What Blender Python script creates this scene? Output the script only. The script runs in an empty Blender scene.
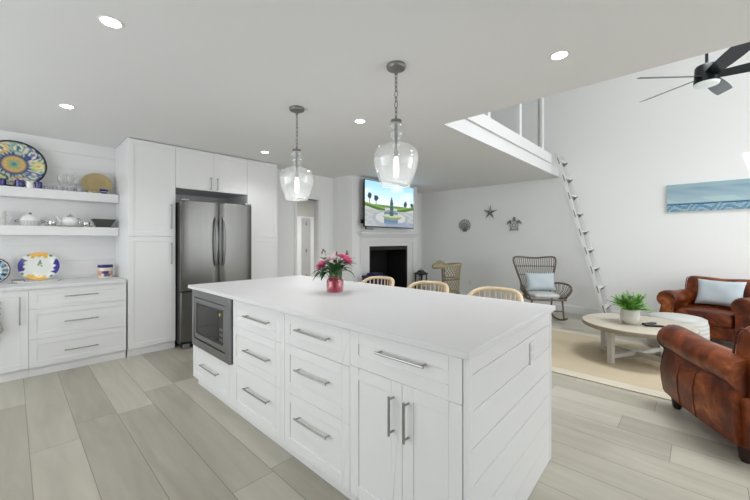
import bpy, bmesh, math, random
from mathutils import Vector, Matrix
random.seed(7)
PI = math.pi
sc = bpy.context.scene
COL = sc.collection

# ------------------------------------------------------------------ camera, world, lights, exposure
F_PX = 342.42
cam_data = bpy.data.cameras.new('camera')
cam = bpy.data.objects.new('camera', cam_data); COL.objects.link(cam)
cam_data.sensor_width = 36.0
cam_data.lens = F_PX / 750.0 * 36.0
cam_data.shift_y = -9.0 / 750.0
cam_data.clip_start = 0.05
cam.location = (0, 0, 1.32)
cam.rotation_euler = (PI / 2, 0, math.radians(43.3286) - PI / 2)
sc.camera = cam

sc.view_settings.view_transform = 'Standard'
sc.view_settings.look = 'None'
sc.view_settings.gamma = 1.0
sc.view_settings.use_curve_mapping = False
sc.view_settings.exposure = 0.39
sc.cycles.max_bounces = 10
sc.cycles.diffuse_bounces = 6
sc.cycles.glossy_bounces = 4
sc.cycles.transmission_bounces = 6
sc.cycles.transparent_max_bounces = 16
sc.cycles.sample_clamp_indirect = 8.0
sc.cycles.blur_glossy = 0.5

w = bpy.data.worlds.new('world'); sc.world = w; w.use_nodes = True
w.node_tree.nodes['Background'].inputs[0].default_value = (0.88, 0.95, 1.0, 1)
w.node_tree.nodes['Background'].inputs[1].default_value = 1.0

def area(name, loc, target, sx, sy, power, col=(1, 1, 1), spread=180):
    l = bpy.data.lights.new(name, 'AREA'); l.shape = 'RECTANGLE'
    l.size = sx; l.size_y = sy; l.energy = power; l.color = col
    l.spread = math.radians(spread)
    o = bpy.data.objects.new(name, l); COL.objects.link(o)
    o.location = loc
    o.rotation_euler = (Vector(target) - Vector(loc)).to_track_quat('-Z', 'Y').to_euler()
    return o
# daylight through the right wall's openings; the near-wall lamp is added fill
area('daylight_patio_door', (4.7, -3.50, 1.25), (4.7, 5, 1.25), 3.2, 2.2, 43, (0.945, 0.972, 1.0))
area('daylight_side_window', (1.0, -3.50, 1.35), (1.0, 5, 1.35), 3.2, 1.7, 12, (0.945, 0.972, 1.0))
area('added_near_fill', (-2.10, 2.8, 1.45), (5, 2.8, 1.35), 4.2, 1.7, 37, (0.945, 0.972, 1.0))  # added fill lamp at an unseen, made-up window
area('daylight_gable_window', (4.9, -3.50, 3.6), (5.0, 3, 3.0), 2.6, 1.3, 40, (0.945, 0.972, 1.0))
area('daylight_skylight', (3.95, -0.5, 4.98), (3.95, -0.5, 0), 1.05, 1.7, 44, (0.945, 0.972, 1.0), 105)
sun = bpy.data.lights.new('sun', 'SUN'); sun.energy = 5.0; sun.angle = math.radians(0.6)
sun_o = bpy.data.objects.new('sun', sun); COL.objects.link(sun_o)
sun_o.location = (0, 3, 8)
sun_o.rotation_euler = Vector((1.0, -0.33, -1.0)).to_track_quat('-Z', 'Y').to_euler()

# ------------------------------------------------------------------ materials
def srgb(c):
    return tuple(((v / 255.0) / 12.92 if v / 255.0 <= 0.04045 else ((v / 255.0 + 0.055) / 1.055) ** 2.4) for v in c)
def mat(name, rgb, rough=0.5, metal=0.0, var=0.05, scale=6.0, bump=0.0, bscale=60.0, coat=0.0, stretch=None, spec=0.5, emit=None, estr=0.0):
    m = bpy.data.materials.new(name); m.use_nodes = True
    nt = m.node_tree; N = nt.nodes; L = nt.links
    b = N['Principled BSDF']
    c = srgb(rgb)
    tc = N.new('ShaderNodeTexCoord'); mp = N.new('ShaderNodeMapping')
    L.new(tc.outputs['Object'], mp.inputs[0])
    if stretch: mp.inputs['Scale'].default_value = stretch
    nz = N.new('ShaderNodeTexNoise'); nz.inputs['Scale'].default_value = scale; nz.inputs['Detail'].default_value = 4
    L.new(mp.outputs[0], nz.inputs['Vector'])
    mx = N.new('ShaderNodeMix'); mx.data_type = 'RGBA'
    mx.inputs[6].default_value = tuple(max(0, v * (1 - var)) for v in c) + (1,)
    mx.inputs[7].default_value = tuple(min(1, v * (1 + var)) for v in c) + (1,)
    L.new(nz.outputs[0], mx.inputs[0]); L.new(mx.outputs[2], b.inputs['Base Color'])
    b.inputs['Roughness'].default_value = rough; b.inputs['Metallic'].default_value = metal
    b.inputs['Specular IOR Level'].default_value = spec
    if coat: b.inputs['Coat Weight'].default_value = coat; b.inputs['Coat Roughness'].default_value = 0.15
    if bump:
        n2 = N.new('ShaderNodeTexNoise'); n2.inputs['Scale'].default_value = bscale; n2.inputs['Detail'].default_value = 3
        L.new(mp.outputs[0], n2.inputs['Vector'])
        bp = N.new('ShaderNodeBump'); bp.inputs['Strength'].default_value = bump; bp.inputs['Distance'].default_value = 0.01
        L.new(n2.outputs[0], bp.inputs['Height']); L.new(bp.outputs[0], b.inputs['Normal'])
    if emit:
        b.inputs['Emission Color'].default_value = srgb(emit) + (1,); b.inputs['Emission Strength'].default_value = estr
    return m
def painted(name, rough=0.3, emit=0.0, coat=0.0):
    m = bpy.data.materials.new(name); m.use_nodes = True
    nt = m.node_tree; b = nt.nodes['Principled BSDF']
    a = nt.nodes.new('ShaderNodeAttribute'); a.attribute_name = 'paint'
    nt.links.new(a.outputs['Color'], b.inputs['Base Color'])
    b.inputs['Roughness'].default_value = rough
    if coat: b.inputs['Coat Weight'].default_value = coat
    if emit:
        nt.links.new(a.outputs['Color'], b.inputs['Emission Color']); b.inputs['Emission Strength'].default_value = emit
        b.inputs['Base Color'].default_value = (0.01, 0.01, 0.01, 1)
        nt.links.remove(b.inputs['Base Color'].links[0])
    return m
def glass(name, tint=(0.97, 0.98, 0.98), haze=0.10, hazecol=(0.9, 0.92, 0.92), rough=0.03, ior=1.5, ftop=1.0):
    # thin blown glass: see-through, fresnel sheen, a little milky
    m = bpy.data.materials.new(name); m.use_nodes = True
    nt = m.node_tree; N = nt.nodes; L = nt.links; N.clear()
    out = N.new('ShaderNodeOutputMaterial')
    tr = N.new('ShaderNodeBsdfTransparent'); tr.inputs[0].default_value = tint + (1,)
    di = N.new('ShaderNodeBsdfTranslucent'); di.inputs[0].default_value = hazecol + (1,)
    d2 = N.new('ShaderNodeBsdfDiffuse'); d2.inputs[0].default_value = hazecol + (1,)
    md = N.new('ShaderNodeMixShader'); md.inputs[0].default_value = 0.5
    L.new(di.outputs[0], md.inputs[1]); L.new(d2.outputs[0], md.inputs[2])
    gl = N.new('ShaderNodeBsdfGlossy'); gl.inputs['Roughness'].default_value = rough
    m1 = N.new('ShaderNodeMixShader'); m1.inputs[0].default_value = haze
    L.new(tr.outputs[0], m1.inputs[1]); L.new(md.outputs[0], m1.inputs[2])
    lw = N.new('ShaderNodeLayerWeight'); lw.inputs['Blend'].default_value = 0.35
    mt = N.new('ShaderNodeMath'); mt.operation = 'MULTIPLY'; mt.inputs[1].default_value = 0.75 * ftop
    L.new(lw.outputs['Facing'], mt.inputs[0])
    ad = N.new('ShaderNodeMath'); ad.operation = 'ADD'; ad.inputs[1].default_value = 0.03
    L.new(mt.outputs[0], ad.inputs[0])
    m2 = N.new('ShaderNodeMixShader')
    L.new(ad.outputs[0], m2.inputs[0]); L.new(m1.outputs[0], m2.inputs[1]); L.new(gl.outputs[0], m2.inputs[2])
    L.new(m2.outputs[0], out.inputs[0])
    return m
def emitter(name, rgb, s):
    m = bpy.data.materials.new(name); m.use_nodes = True
    N = m.node_tree.nodes; L = m.node_tree.links; N.clear()
    o = N.new('ShaderNodeOutputMaterial'); e = N.new('ShaderNodeEmission')
    e.inputs[0].default_value = srgb(rgb) + (1,); e.inputs[1].default_value = s
    L.new(e.outputs[0], o.inputs[0]); return m

def floor_mat():
    m = bpy.data.materials.new('greige_plank_floor'); m.use_nodes = True
    nt = m.node_tree; N = nt.nodes; L = nt.links; b = N['Principled BSDF']
    tc = N.new('ShaderNodeTexCoord'); sep = N.new('ShaderNodeSeparateXYZ'); L.new(tc.outputs['Object'], sep.inputs[0])
    def M(op, a, c=None):
        n = N.new('ShaderNodeMath'); n.operation = op
        for i, v in enumerate((a, c)):
            if v is None: continue
            if isinstance(v, (int, float)): n.inputs[i].default_value = v
            else: L.new(v, n.inputs[i])
        return n.outputs[0]
    W, LN = 0.2385, 1.75
    xs = M('DIVIDE', M('ADD', sep.outputs[0], 19.959), W)
    row = M('FLOOR', xs); fx = M('FRACT', xs)
    wn = N.new('ShaderNodeTexWhiteNoise'); wn.noise_dimensions = '1D'; L.new(row, wn.inputs['W'])
    ys = M('DIVIDE', M('ADD', M('ADD', sep.outputs[1], 20.0), M('MULTIPLY', wn.outputs['Value'], LN)), LN)
    seg = M('FLOOR', ys); fy = M('FRACT', ys)
    cmb = N.new('ShaderNodeCombineXYZ'); L.new(row, cmb.inputs[0]); L.new(seg, cmb.inputs[1])
    w2 = N.new('ShaderNodeTexWhiteNoise'); w2.noise_dimensions = '3D'; L.new(cmb.outputs[0], w2.inputs['Vector'])
    # grain
    mp = N.new('ShaderNodeMapping'); mp.inputs['Scale'].default_value = (9.0, 1.1, 1); L.new(tc.outputs['Object'], mp.inputs[0])
    off = N.new('ShaderNodeVectorMath'); off.operation = 'ADD'; L.new(mp.outputs[0], off.inputs[0])
    sc3 = N.new('ShaderNodeVectorMath'); sc3.operation = 'SCALE'; sc3.inputs[3].default_value = 9.0
    L.new(w2.outputs['Color'], sc3.inputs[0]); L.new(sc3.outputs[0], off.inputs[1])
    g = N.new('ShaderNodeTexNoise'); g.inputs['Scale'].default_value = 1.3; g.inputs['Detail'].default_value = 6; g.inputs['Distortion'].default_value = 0.6
    L.new(off.outputs[0], g.inputs['Vector'])
    t = M('ADD', M('MULTIPLY', w2.outputs['Value'], 0.40), M('MULTIPLY', g.outputs[0], 0.60))
    cr = N.new('ShaderNodeValToRGB'); L.new(t, cr.inputs[0])
    e = cr.color_ramp.elements
    e[0].position = 0.12; e[0].color = srgb((146, 141, 128)) + (1,)
    e[1].position = 0.88; e[1].color = srgb((192, 188, 175)) + (1,)
    k = e.new(0.5); k.color = srgb((170, 166, 152)) + (1,)
    sx = M('MINIMUM', fx, M('SUBTRACT', 1.0, fx)); sy = M('MINIMUM', fy, M('SUBTRACT', 1.0, fy))
    s1 = M('LESS_THAN', M('MULTIPLY', sx, W), 0.0022); s2 = M('LESS_THAN', M('MULTIPLY', sy, LN), 0.0022)
    s = M('MAXIMUM', s1, s2)
    mx = N.new('ShaderNodeMix'); mx.data_type = 'RGBA'; L.new(M('MULTIPLY', s, 0.6), mx.inputs[0])
    L.new(cr.outputs[0], mx.inputs[6]); mx.inputs[7].default_value = srgb((95, 88, 78)) + (1,)
    L.new(mx.outputs[2], b.inputs['Base Color'])
    b.inputs['Roughness'].default_value = 0.36
    b.inputs['Specular IOR Level'].default_value = 0.5
    bp = N.new('ShaderNodeBump'); bp.inputs['Strength'].default_value = 0.12; bp.inputs['Distance'].default_value = 0.01
    L.new(M('SUBTRACT', M('MULTIPLY', g.outputs[0], 0.4), s), bp.inputs['Height']); L.new(bp.outputs[0], b.inputs['Normal'])
    return m
def leather_mat():
    m = bpy.data.materials.new('worn_brown_leather'); m.use_nodes = True
    nt = m.node_tree; N = nt.nodes; L = nt.links; b = N['Principled BSDF']
    tc = N.new('ShaderNodeTexCoord')
    n1 = N.new('ShaderNodeTexNoise'); n1.inputs['Scale'].default_value = 4.2; n1.inputs['Detail'].default_value = 8; n1.inputs['Roughness'].default_value = 0.62
    n1.inputs['Distortion'].default_value = 0.5
    L.new(tc.outputs['Object'], n1.inputs['Vector'])
    cr = N.new('ShaderNodeValToRGB'); e = cr.color_ramp.elements
    e[0].position = 0.30; e[0].color = srgb((54, 20, 7)) + (1,)
    e[1].position = 0.74; e[1].color = srgb((196, 126, 74)) + (1,)
    k = e.new(0.46); k.color = srgb((92, 38, 14)) + (1,)
    k = e.new(0.58); k.color = srgb((136, 68, 32)) + (1,)
    L.new(n1.outputs[0], cr.inputs[0]); L.new(cr.outputs[0], b.inputs['Base Color'])
    b.inputs['Roughness'].default_value = 0.36; b.inputs['Specular IOR Level'].default_value = 0.32
    n2 = N.new('ShaderNodeTexNoise'); n2.inputs['Scale'].default_value = 16; n2.inputs['Detail'].default_value = 5
    L.new(tc.outputs['Object'], n2.inputs['Vector'])
    bp = N.new('ShaderNodeBump'); bp.inputs['Strength'].default_value = 0.25; bp.inputs['Distance'].default_value = 0.012
    L.new(n2.outputs[0], bp.inputs['Height']); L.new(bp.outputs[0], b.inputs['Normal'])
    return m
def steel_mat(name, rgb, rough, strips):
    # brushed steel with a vertical grain
    return mat(name, rgb, rough, 1.0, 0.10, 3.0, 0.05, 40.0, stretch=strips)
def stripe_mat(name, ca, cb, freq, axis=2, rough=0.9):
    m = bpy.data.materials.new(name); m.use_nodes = True
    nt = m.node_tree; N = nt.nodes; L = nt.links; b = N['Principled BSDF']
    tc = N.new('ShaderNodeTexCoord')
    wv = N.new('ShaderNodeTexWave'); wv.bands_direction = 'XYZ'[axis]; wv.inputs['Scale'].default_value = freq
    wv.inputs['Distortion'].default_value = 2.5; wv.inputs['Detail'].default_value = 3
    L.new(tc.outputs['Object'], wv.inputs[0])
    cr = N.new('ShaderNodeValToRGB'); e = cr.color_ramp.elements
    e[0].position = 0.35; e[0].color = srgb(ca) + (1,); e[1].position = 0.65; e[1].color = srgb(cb) + (1,)
    L.new(wv.outputs[0], cr.inputs[0]); L.new(cr.outputs[0], b.inputs['Base Color']); b.inputs['Roughness'].default_value = rough
    return m

M_WALL = mat('white_wall_paint', (233, 233, 232), 0.75, var=0.012, scale=1.5)
M_CEIL = mat('white_ceiling_paint', (228, 228, 228), 0.85, var=0.01, scale=1.0)
M_TRIM = mat('white_trim_paint', (226, 226, 226), 0.4, var=0.01)
M_CAB = mat('white_cabinet_lacquer', (229, 229, 229), 0.32, var=0.01)
M_FRAME = mat('cabinet_carcass', (218, 218, 218), 0.6, var=0.02)
M_QUARTZ = mat('white_quartz', (217, 217, 218), 0.5, var=0.015, scale=14, coat=0.0)
M_NICKEL = steel_mat('brushed_nickel', (172, 170, 166), 0.28, (1, 1, 1))
M_STEEL = steel_mat('stainless_steel', (118, 117, 114), 0.27, (14, 14, 0.35))
M_STEELD = steel_mat('dark_stainless', (146, 146, 148), 0.38, (1, 1, 1))
M_BLACK = mat('black_enamel', (14, 14, 15), 0.3, var=0.1)
M_BGLASS = mat('black_glass', (9, 10, 11), 0.12, var=0.1, spec=0.35)
M_FIRE = mat('sooty_firebox', (13, 12, 12), 0.85, var=0.4, scale=9, bump=0.2)
M_FLOOR = floor_mat()
M_LEATHER = leather_mat()
M_DLEATH = mat('dark_leather_piping', (84, 38, 22), 0.45, var=0.25, scale=20)
M_DWOOD = mat('dark_turned_wood', (44, 24, 16), 0.35, var=0.3, scale=12)
M_RATTAN = mat('weathered_rattan', (104, 92, 76), 0.6, var=0.25, scale=30)
M_RATL = mat('pale_rattan', (160, 148, 120), 0.6, var=0.18, scale=30)
M_TAN = mat('natural_rattan', (216, 196, 164), 0.5, var=0.12, scale=25)
M_TWOOD = mat('washed_oak', (186, 178, 162), 0.5, var=0.10, scale=5, stretch=(1, 10, 1))
M_TLEG = mat('grey_painted_wood', (194, 191, 184), 0.5, var=0.06, scale=9)
M_CUSH = mat('light_grey_linen', (196, 198, 198), 0.95, var=0.06, scale=40, bump=0.15, bscale=200)
M_PILLOW = mat('pale_blue_linen', (188, 199, 204), 0.95, var=0.05, scale=9, bump=0.15, bscale=180)
M_PILLOWB = mat('blue_stripe_linen', (150, 176, 198), 0.95, var=0.08, scale=30)
M_OTT = stripe_mat('grey_woven_stripe', (198, 198, 194), (183, 183, 179), 7.0)
M_GUN = mat('pewter_metal', (128, 127, 124), 0.45, 0.6, 0.12, 20)
M_FANB = mat('teal_black_fan_gloss', (9, 26, 34), 0.4, var=0.2, coat=0.15)
M_FANK = mat('black_fan_metal', (24, 26, 28), 0.35, 0.3, 0.2)
M_LENS = mat('frosted_lens', (216, 226, 224), 0.4, var=0.02, emit=(235, 240, 240), estr=0.15)
M_GLASS = glass('clear_blown_glass', haze=0.27)
M_GLASS2 = glass('clear_stemware', haze=0.14)
M_PINKG = glass('pink_glass', (0.93, 0.50, 0.58), 0.24, (0.80, 0.20, 0.30), 0.05)
M_BULB = emitter('bulb_glow', (255, 250, 240), 1.9)
M_LED = emitter('led_disc', (255, 252, 246), 22.0)
M_NAVY = mat('navy_glaze', (16, 18, 104), 0.12, var=0.15, scale=30, coat=0.5)
M_NAVYF = mat('navy_fabric', (27, 31, 74), 0.7, var=0.15, scale=30)
M_WCER = mat('white_ceramic', (232, 232, 230), 0.15, var=0.02, coat=0.4)
M_GCER = mat('grey_patterned_ceramic', (158, 160, 164), 0.3, var=0.3, scale=90)
M_SILV = steel_mat('silver', (205, 205, 203), 0.18, (1, 1, 1))
M_CHAR = mat('charcoal_stone', (62, 63, 60), 0.5, var=0.35, scale=40)
M_TANPL = mat('tan_plate', (176, 158, 114), 0.4, var=0.10, scale=18)
M_GREEN = mat('fern_green', (112, 172, 62), 0.5, var=0.5, scale=25)
M_LEAF = mat('dark_leaf', (44, 84, 42), 0.45, var=0.35, scale=30)
M_STEM = mat('pale_stem', (122, 142, 92), 0.6, var=0.15)
M_PINK = mat('pink_petal', (236, 104, 150), 0.6, var=0.2, scale=60)
M_WPET = mat('blush_petal', (244, 226, 228), 0.6, var=0.1, scale=60)
M_MAUVE = mat('mauve_bud', (138, 84, 104), 0.6, var=0.2, scale=60)
M_POT = mat('white_stoneware', (216, 214, 206), 0.55, var=0.05, scale=20)
M_SOIL = mat('soil', (50, 38, 28), 0.95, var=0.3)
M_GREY = mat('grey_felt', (96, 96, 94), 0.9, var=0.15)
M_WREATH = mat('grey_wicker', (176, 176, 174), 0.8, var=0.4, scale=60)
M_PAINT = painted('glazed_paint', 0.2, coat=0.5)
M_CANVAS = painted('canvas_paint', 0.8)
M_SCREEN = painted('lit_screen', 0.2, emit=1.0)
M_RUG = None

# ------------------------------------------------------------------ mesh helpers
class MB:
    def __init__(s): s.bm = bmesh.new(); s.paint = None
    def _face(s, vs):
        try: return s.bm.faces.new(vs)
        except ValueError: return None
    def box(s, c, d, rz=0.0, rot=None):
        R = rot if rot is not None else Matrix.Rotation(rz, 3, 'Z')
        v = []
        for sx in (-1, 1):
            for sy in (-1, 1):
                for sz in (-1, 1):
                    v.append(s.bm.verts.new(Vector(c) + R @ Vector((sx * d[0] / 2, sy * d[1] / 2, sz * d[2] / 2))))
        for f in ((0, 1, 3, 2), (4, 6, 7, 5), (0, 4, 5, 1), (2, 3, 7, 6), (0, 2, 6, 4), (1, 5, 7, 3)):
            s._face([v[i] for i in f])
        return s
    def b2(s, x0, x1, y0, y1, z0, z1):
        return s.box(((x0 + x1) / 2, (y0 + y1) / 2, (z0 + z1) / 2), (abs(x1 - x0), abs(y1 - y0), abs(z1 - z0)))
    def rings(s, rings, closed_u=True, caps=True, loop=False):
        vr = [[s.bm.verts.new(p) for p in r] for r in rings]
        n = len(vr[0]); m = len(vr)
        for i in range(m if loop else m - 1):
            a, b = vr[i], vr[(i + 1) % m]
            for j in range(n if closed_u else n - 1):
                k = (j + 1) % n
                s._face([a[j], a[k], b[k], b[j]])
        if caps and not loop and closed_u:
            s._face(list(reversed(vr[0]))); s._face(vr[-1])
        return s
    def tube(s, pts, r, n=8, loop=False, flat=1.0):
        P = [Vector(p) for p in pts]; m = len(P)
        rr = r if isinstance(r, (list, tuple)) else [r] * m
        T = []
        for i in range(m):
            if loop: t = P[(i + 1) % m] - P[i - 1]
            else: t = P[min(i + 1, m - 1)] - P[max(i - 1, 0)]
            T.append(t.normalized() if t.length > 1e-9 else Vector((0, 0, 1)))
        up = Vector((0, 0, 1)) if abs(T[0].z) < 0.9 else Vector((1, 0, 0))
        nrm = (up - T[0] * up.dot(T[0])).normalized()
        rings = []
        for i in range(m):
            nrm = (nrm - T[i] * nrm.dot(T[i]))
            nrm = nrm.normalized() if nrm.length > 1e-6 else T[i].orthogonal().normalized()
            bn = T[i].cross(nrm)
            rings.append([P[i] + (nrm * math.cos(2 * PI * k / n) * flat + bn * math.sin(2 * PI * k / n)) * rr[i] for k in range(n)])
        return s.rings(rings, True, True, loop)
    def lathe(s, prof, n=24, c=(0, 0, 0), sx=1.0, sy=1.0, rot=None, caps=True):
        c = Vector(c); rings = []
        for r, z in prof:
            ring = []
            for k in range(n):
                a = 2 * PI * k / n
                v = Vector((max(r, 1e-4) * math.cos(a) * sx, max(r, 1e-4) * math.sin(a) * sy, z))
                if rot is not None: v = rot @ v
                ring.append(c + v)
            rings.append(ring)
        return s.rings(rings, True, caps)
    def ell(s, c, r, n=16, m=10, rot=None):
        prof = [(math.sin(PI * i / m), -math.cos(PI * i / m)) for i in range(m + 1)]
        R = rot if rot is not None else Matrix.Identity(3)
        rings = []
        for q, z in prof:
            rings.append([Vector(c) + R @ Vector((max(q, 1e-3) * math.cos(2 * PI * k / n) * r[0], max(q, 1e-3) * math.sin(2 * PI * k / n) * r[1], z * r[2])) for k in range(n)])
        return s.rings(rings)
    def prism(s, pts2, f0, f1, mapf):
        # polygon extruded between two depths; mapf(u, v, depth) -> xyz
        return s.rings([[Vector(mapf(u, v, f0)) for u, v in pts2], [Vector(mapf(u, v, f1)) for u, v in pts2]])
    def quad(s, *p):
        s._face([s.bm.verts.new(Vector(q)) for q in p]); return s
    def build(s, name, m, parent=None, bevel=0.0, smooth=True, loc=None, rz=0.0, angle=38, solid=0.0, sub=0):
        bmesh.ops.remove_doubles(s.bm, verts=s.bm.verts, dist=1e-6)
        bmesh.ops.recalc_face_normals(s.bm, faces=s.bm.faces)
        me = bpy.data.meshes.new(name); s.bm.to_mesh(me); s.bm.free()
        me.materials.append(m)
        if smooth:
            me.shade_smooth(); me.set_sharp_from_angle(angle=math.radians(angle))
        o = bpy.data.objects.new(name, me); COL.objects.link(o)
        if parent: o.parent = parent
        if loc: o.location = loc
        o.rotation_euler[2] = rz
        if solid:
            md = o.modifiers.new('solid', 'SOLIDIFY'); md.thickness = solid; md.offset = 0
        if bevel:
            md = o.modifiers.new('bevel', 'BEVEL'); md.width = bevel; md.segments = 2; md.limit_method = 'ANGLE'; md.angle_limit = math.radians(35)
        if sub:
            md = o.modifiers.new('sub', 'SUBSURF'); md.levels = sub; md.render_levels = sub
        return o
def tag(o, label=None, cat=None, group=None, kind=None):
    if label: o['label'] = label
    if cat: o['category'] = cat
    if group: o['group'] = group
    if kind: o['kind'] = kind
    return o
def thing(name, label, cat, loc=(0, 0, 0), rz=0.0, group=None):
    o = bpy.data.objects.new(name, None); COL.objects.link(o)
    o.location = loc; o.rotation_euler[2] = rz; o.empty_display_size = 0.1
    return tag(o, label, cat, group)
def struct(o): o['kind'] = 'structure'; return o
def dup(root, loc, rz=None, label=None, group=None):
    def cp(o, par):
        c = o.copy(); COL.objects.link(c); c.parent = par
        for ch in [k for k in bpy.data.objects if k.parent == o]: cp(ch, c)
        return c
    r = cp(root, root.parent); r.location = loc
    if rz is not None: r.rotation_euler[2] = rz
    if label: r['label'] = label
    if group: r['group'] = group
    return r
def paint_mesh(o, fn):
    # colour of the thing itself (glaze, canvas, screen picture) from local coordinates
    me = o.data; a = me.color_attributes.new('paint', 'FLOAT_COLOR', 'POINT')
    for i, v in enumerate(me.vertices):
        a.data[i].color = srgb(fn(v.co)) + (1,)
def lerp(a, b, t): return tuple(a[i] + (b[i] - a[i]) * t for i in range(3))
def hsh(i, j=0, k=0):
    x = math.sin(i * 127.1 + j * 311.7 + k * 74.7) * 43758.5453
    return x - math.floor(x)
def arcpts(fn, n, t0=0.0, t1=1.0): return [fn(t0 + (t1 - t0) * i / (n - 1)) for i in range(n)]
def crspline(P, k=6, loop=False):
    P = [Vector(p) for p in P]; out = []; n = len(P)
    for i in range(n if loop else n - 1):
        p0 = P[i - 1] if (i > 0 or loop) else P[i]; p1 = P[i]; p2 = P[(i + 1) % n]
        p3 = P[(i + 2) % n] if (i + 2 < n or loop) else p2
        for j in range(k):
            t = j / k
            out.append(0.5 * ((2 * p1) + (p2 - p0) * t + (2 * p0 - 5 * p1 + 4 * p2 - p3) * t * t + (3 * p1 - p0 - 3 * p2 + p3) * t ** 3))
    if not loop: out.append(P[-1])
    return out

# ------------------------------------------------------------------ room shell
CZ = 2.5; XF = 6.98; YK = 5.40; YH = 5.0; YR = -3.6; XN = -2.2; LX = 3.0; LY = 1.87; UZ = 5.0
struct(MB().b2(XN - 0.15, XF + 0.15, YR - 0.15, 8.3, -0.12, 0).build('floor', M_FLOOR))
struct(MB().b2(XN - 0.15, LX, YR - 0.15, YK + 0.15, CZ, CZ + 0.12).build('ceiling', M_CEIL))
struct(MB().b2(LX, XF, LY + 0.03, YH + 0.1, CZ, CZ + 0.2).build('ceiling_under_loft', M_CEIL))
# upper ceiling of the tall room, with two skylight openings
def slab_holes(x0, x1, y0, y1, z0, z1, holes):
    xs = sorted({x0, x1} | {h[0] for h in holes} | {h[1] for h in holes}); ys = sorted({y0, y1} | {h[2] for h in holes} | {h[3] for h in holes})
    mb = MB()
    for i in range(len(xs) - 1):
        for j in range(len(ys) - 1):
            cx, cy = (xs[i] + xs[i + 1]) / 2, (ys[j] + ys[j + 1]) / 2
            if any(h[0] < cx < h[1] and h[2] < cy < h[3] for h in holes): continue
            mb.b2(xs[i], xs[i + 1], ys[j], ys[j + 1], z0, z1)
    return mb
struct(slab_holes(LX - 0.1, XF + 0.15, YR - 0.15, YH + 0.2, UZ, UZ + 0.06, [(3.4, 4.51, -1.4, 0.385), (6.02, 6.6, 0.18, 0.37)]).build('ceiling_upper', M_CEIL, smooth=False))
def wall_holes_y(y0, y1, x0, x1, z1, holes):
    xs = sorted({x0, x1} | {h[0] for h in holes} | {h[1] for h in holes}); zs = sorted({0, z1} | {h[2] for h in holes} | {h[3] for h in holes})
    mb = MB()
    for i in range(len(xs) - 1):
        for j in range(len(zs) - 1):
            cx, cz = (xs[i] + xs[i + 1]) / 2, (zs[j] + zs[j + 1]) / 2
            if any(h[0] < cx < h[1] and h[2] < cz < h[3] for h in holes): continue
            mb.b2(xs[i], xs[i + 1], y0, y1, zs[j], zs[j + 1])
    return mb
struct(MB().b2(XF, XF + 0.12, YR - 0.12, 8.3, 0, UZ).build('wall_far', M_WALL))
struct(wall_holes_y(YR - 0.12, YR, XN - 0.12, XF, UZ, [(3.1, 6.3, 0.02, 2.35), (-0.6, 2.6, 0.5, 2.2), (3.6, 6.2, 2.95, 4.25)]).build('wall_right', M_WALL, smooth=False))
nw = MB()
for a in ((YR, 0.6, 0, UZ), (5.0, YK, 0, UZ), (0.6, 5.0, 0, 0.6), (0.6, 5.0, 2.3, UZ)): nw.b2(XN - 0.12, XN, *a)
struct(nw.build('wall_near', M_WALL, smooth=False))
struct(MB().b2(LX - 0.12, LX - 0.001, YR, YH, CZ + 0.12, UZ).build('wall_upper', M_WALL))
# kitchen wall: white shiplap boards
kb = MB(); kb.b2(XN, 2.79, YK + 0.01, YK + 0.12, 0, CZ)
z = 0.0
while z < CZ - 0.01:
    kb.b2(XN, 2.79, YK, YK + 0.011, z + 0.003, min(z + 0.178, CZ)); z += 0.181
struct(kb.build('wall_kitchen', M_WALL, smooth=False))
# wall with the hall opening, return beside the tall cabinet
OX0, OX1, OZ = 3.34, 3.80, 2.06
hw = MB()
hw.b2(2.795, OX0, YH, YH + 0.12, 0, CZ).b2(OX1, 4.25, YH, YH + 0.12, 0, CZ).b2(OX0, OX1, YH, YH + 0.12, OZ, CZ)
hw.b2(6.05, XF, YH, YH + 0.12, 0, CZ).b2(2.795, 2.86, YH + 0.1, YK + 0.1, 0, CZ)
struct(hw.build('wall_hall', M_WALL, smooth=False))
struct(MB().b2(LX, XF, YH, YH + 0.12, CZ + 0.2, UZ).build('wall_loft', M_WALL))
struct(MB().b2(LX, XF, LY + 0.03, YH, CZ + 0.201, 2.78).build('floor_loft', M_CEIL))
c = MB()
c.b2(OX0 - 0.05, OX0, YH - 0.018, YH + 0.12, 0, OZ + 0.06).b2(OX1, OX1 + 0.05, YH - 0.018, YH + 0.12, 0, OZ + 0.06).b2(OX0, OX1, YH - 0.018, YH + 0.12, OZ, OZ + 0.06)
struct(c.build('trim_1', M_TRIM, bevel=0.004))
struct(MB().b2(-5.2, XN - 0.13, -0.5, YK + 1.2, 2.45, 2.55).build('sun_block_roof', M_CEIL))  # added unseen roof, blocks the sun from the near window
# room behind the opening
h = MB(); h.b2(2.86, XF, 8.0, 8.12, 0, CZ).b2(2.86, 2.98, YH + 0.12, 8.0, 0, CZ)
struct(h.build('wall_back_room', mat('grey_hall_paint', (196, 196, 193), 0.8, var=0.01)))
struct(MB().b2(2.86, XF, YH + 0.12, 8.1, CZ, CZ + 0.1).build('ceiling_back_room', M_CEIL))
area('back_room_light', (4.6, 6.4, 2.42), (4.6, 6.4, 0), 0.9, 0.9, 45)
# chimney breast
FX0, FX1, FY = 4.17, 6.12, 4.5
OPX0, OPX1, OPZ = 4.58, 5.76, 1.22
cb = MB()
cb.b2(FX0, OPX0, FY, YH + 0.14, 0, CZ).b2(OPX1, FX1, FY, YH + 0.14, 0, CZ).b2(OPX0, OPX1, FY, YH + 0.14, OPZ, CZ)
struct(cb.build('wall_chimney_breast', M_WALL, smooth=False))
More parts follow.
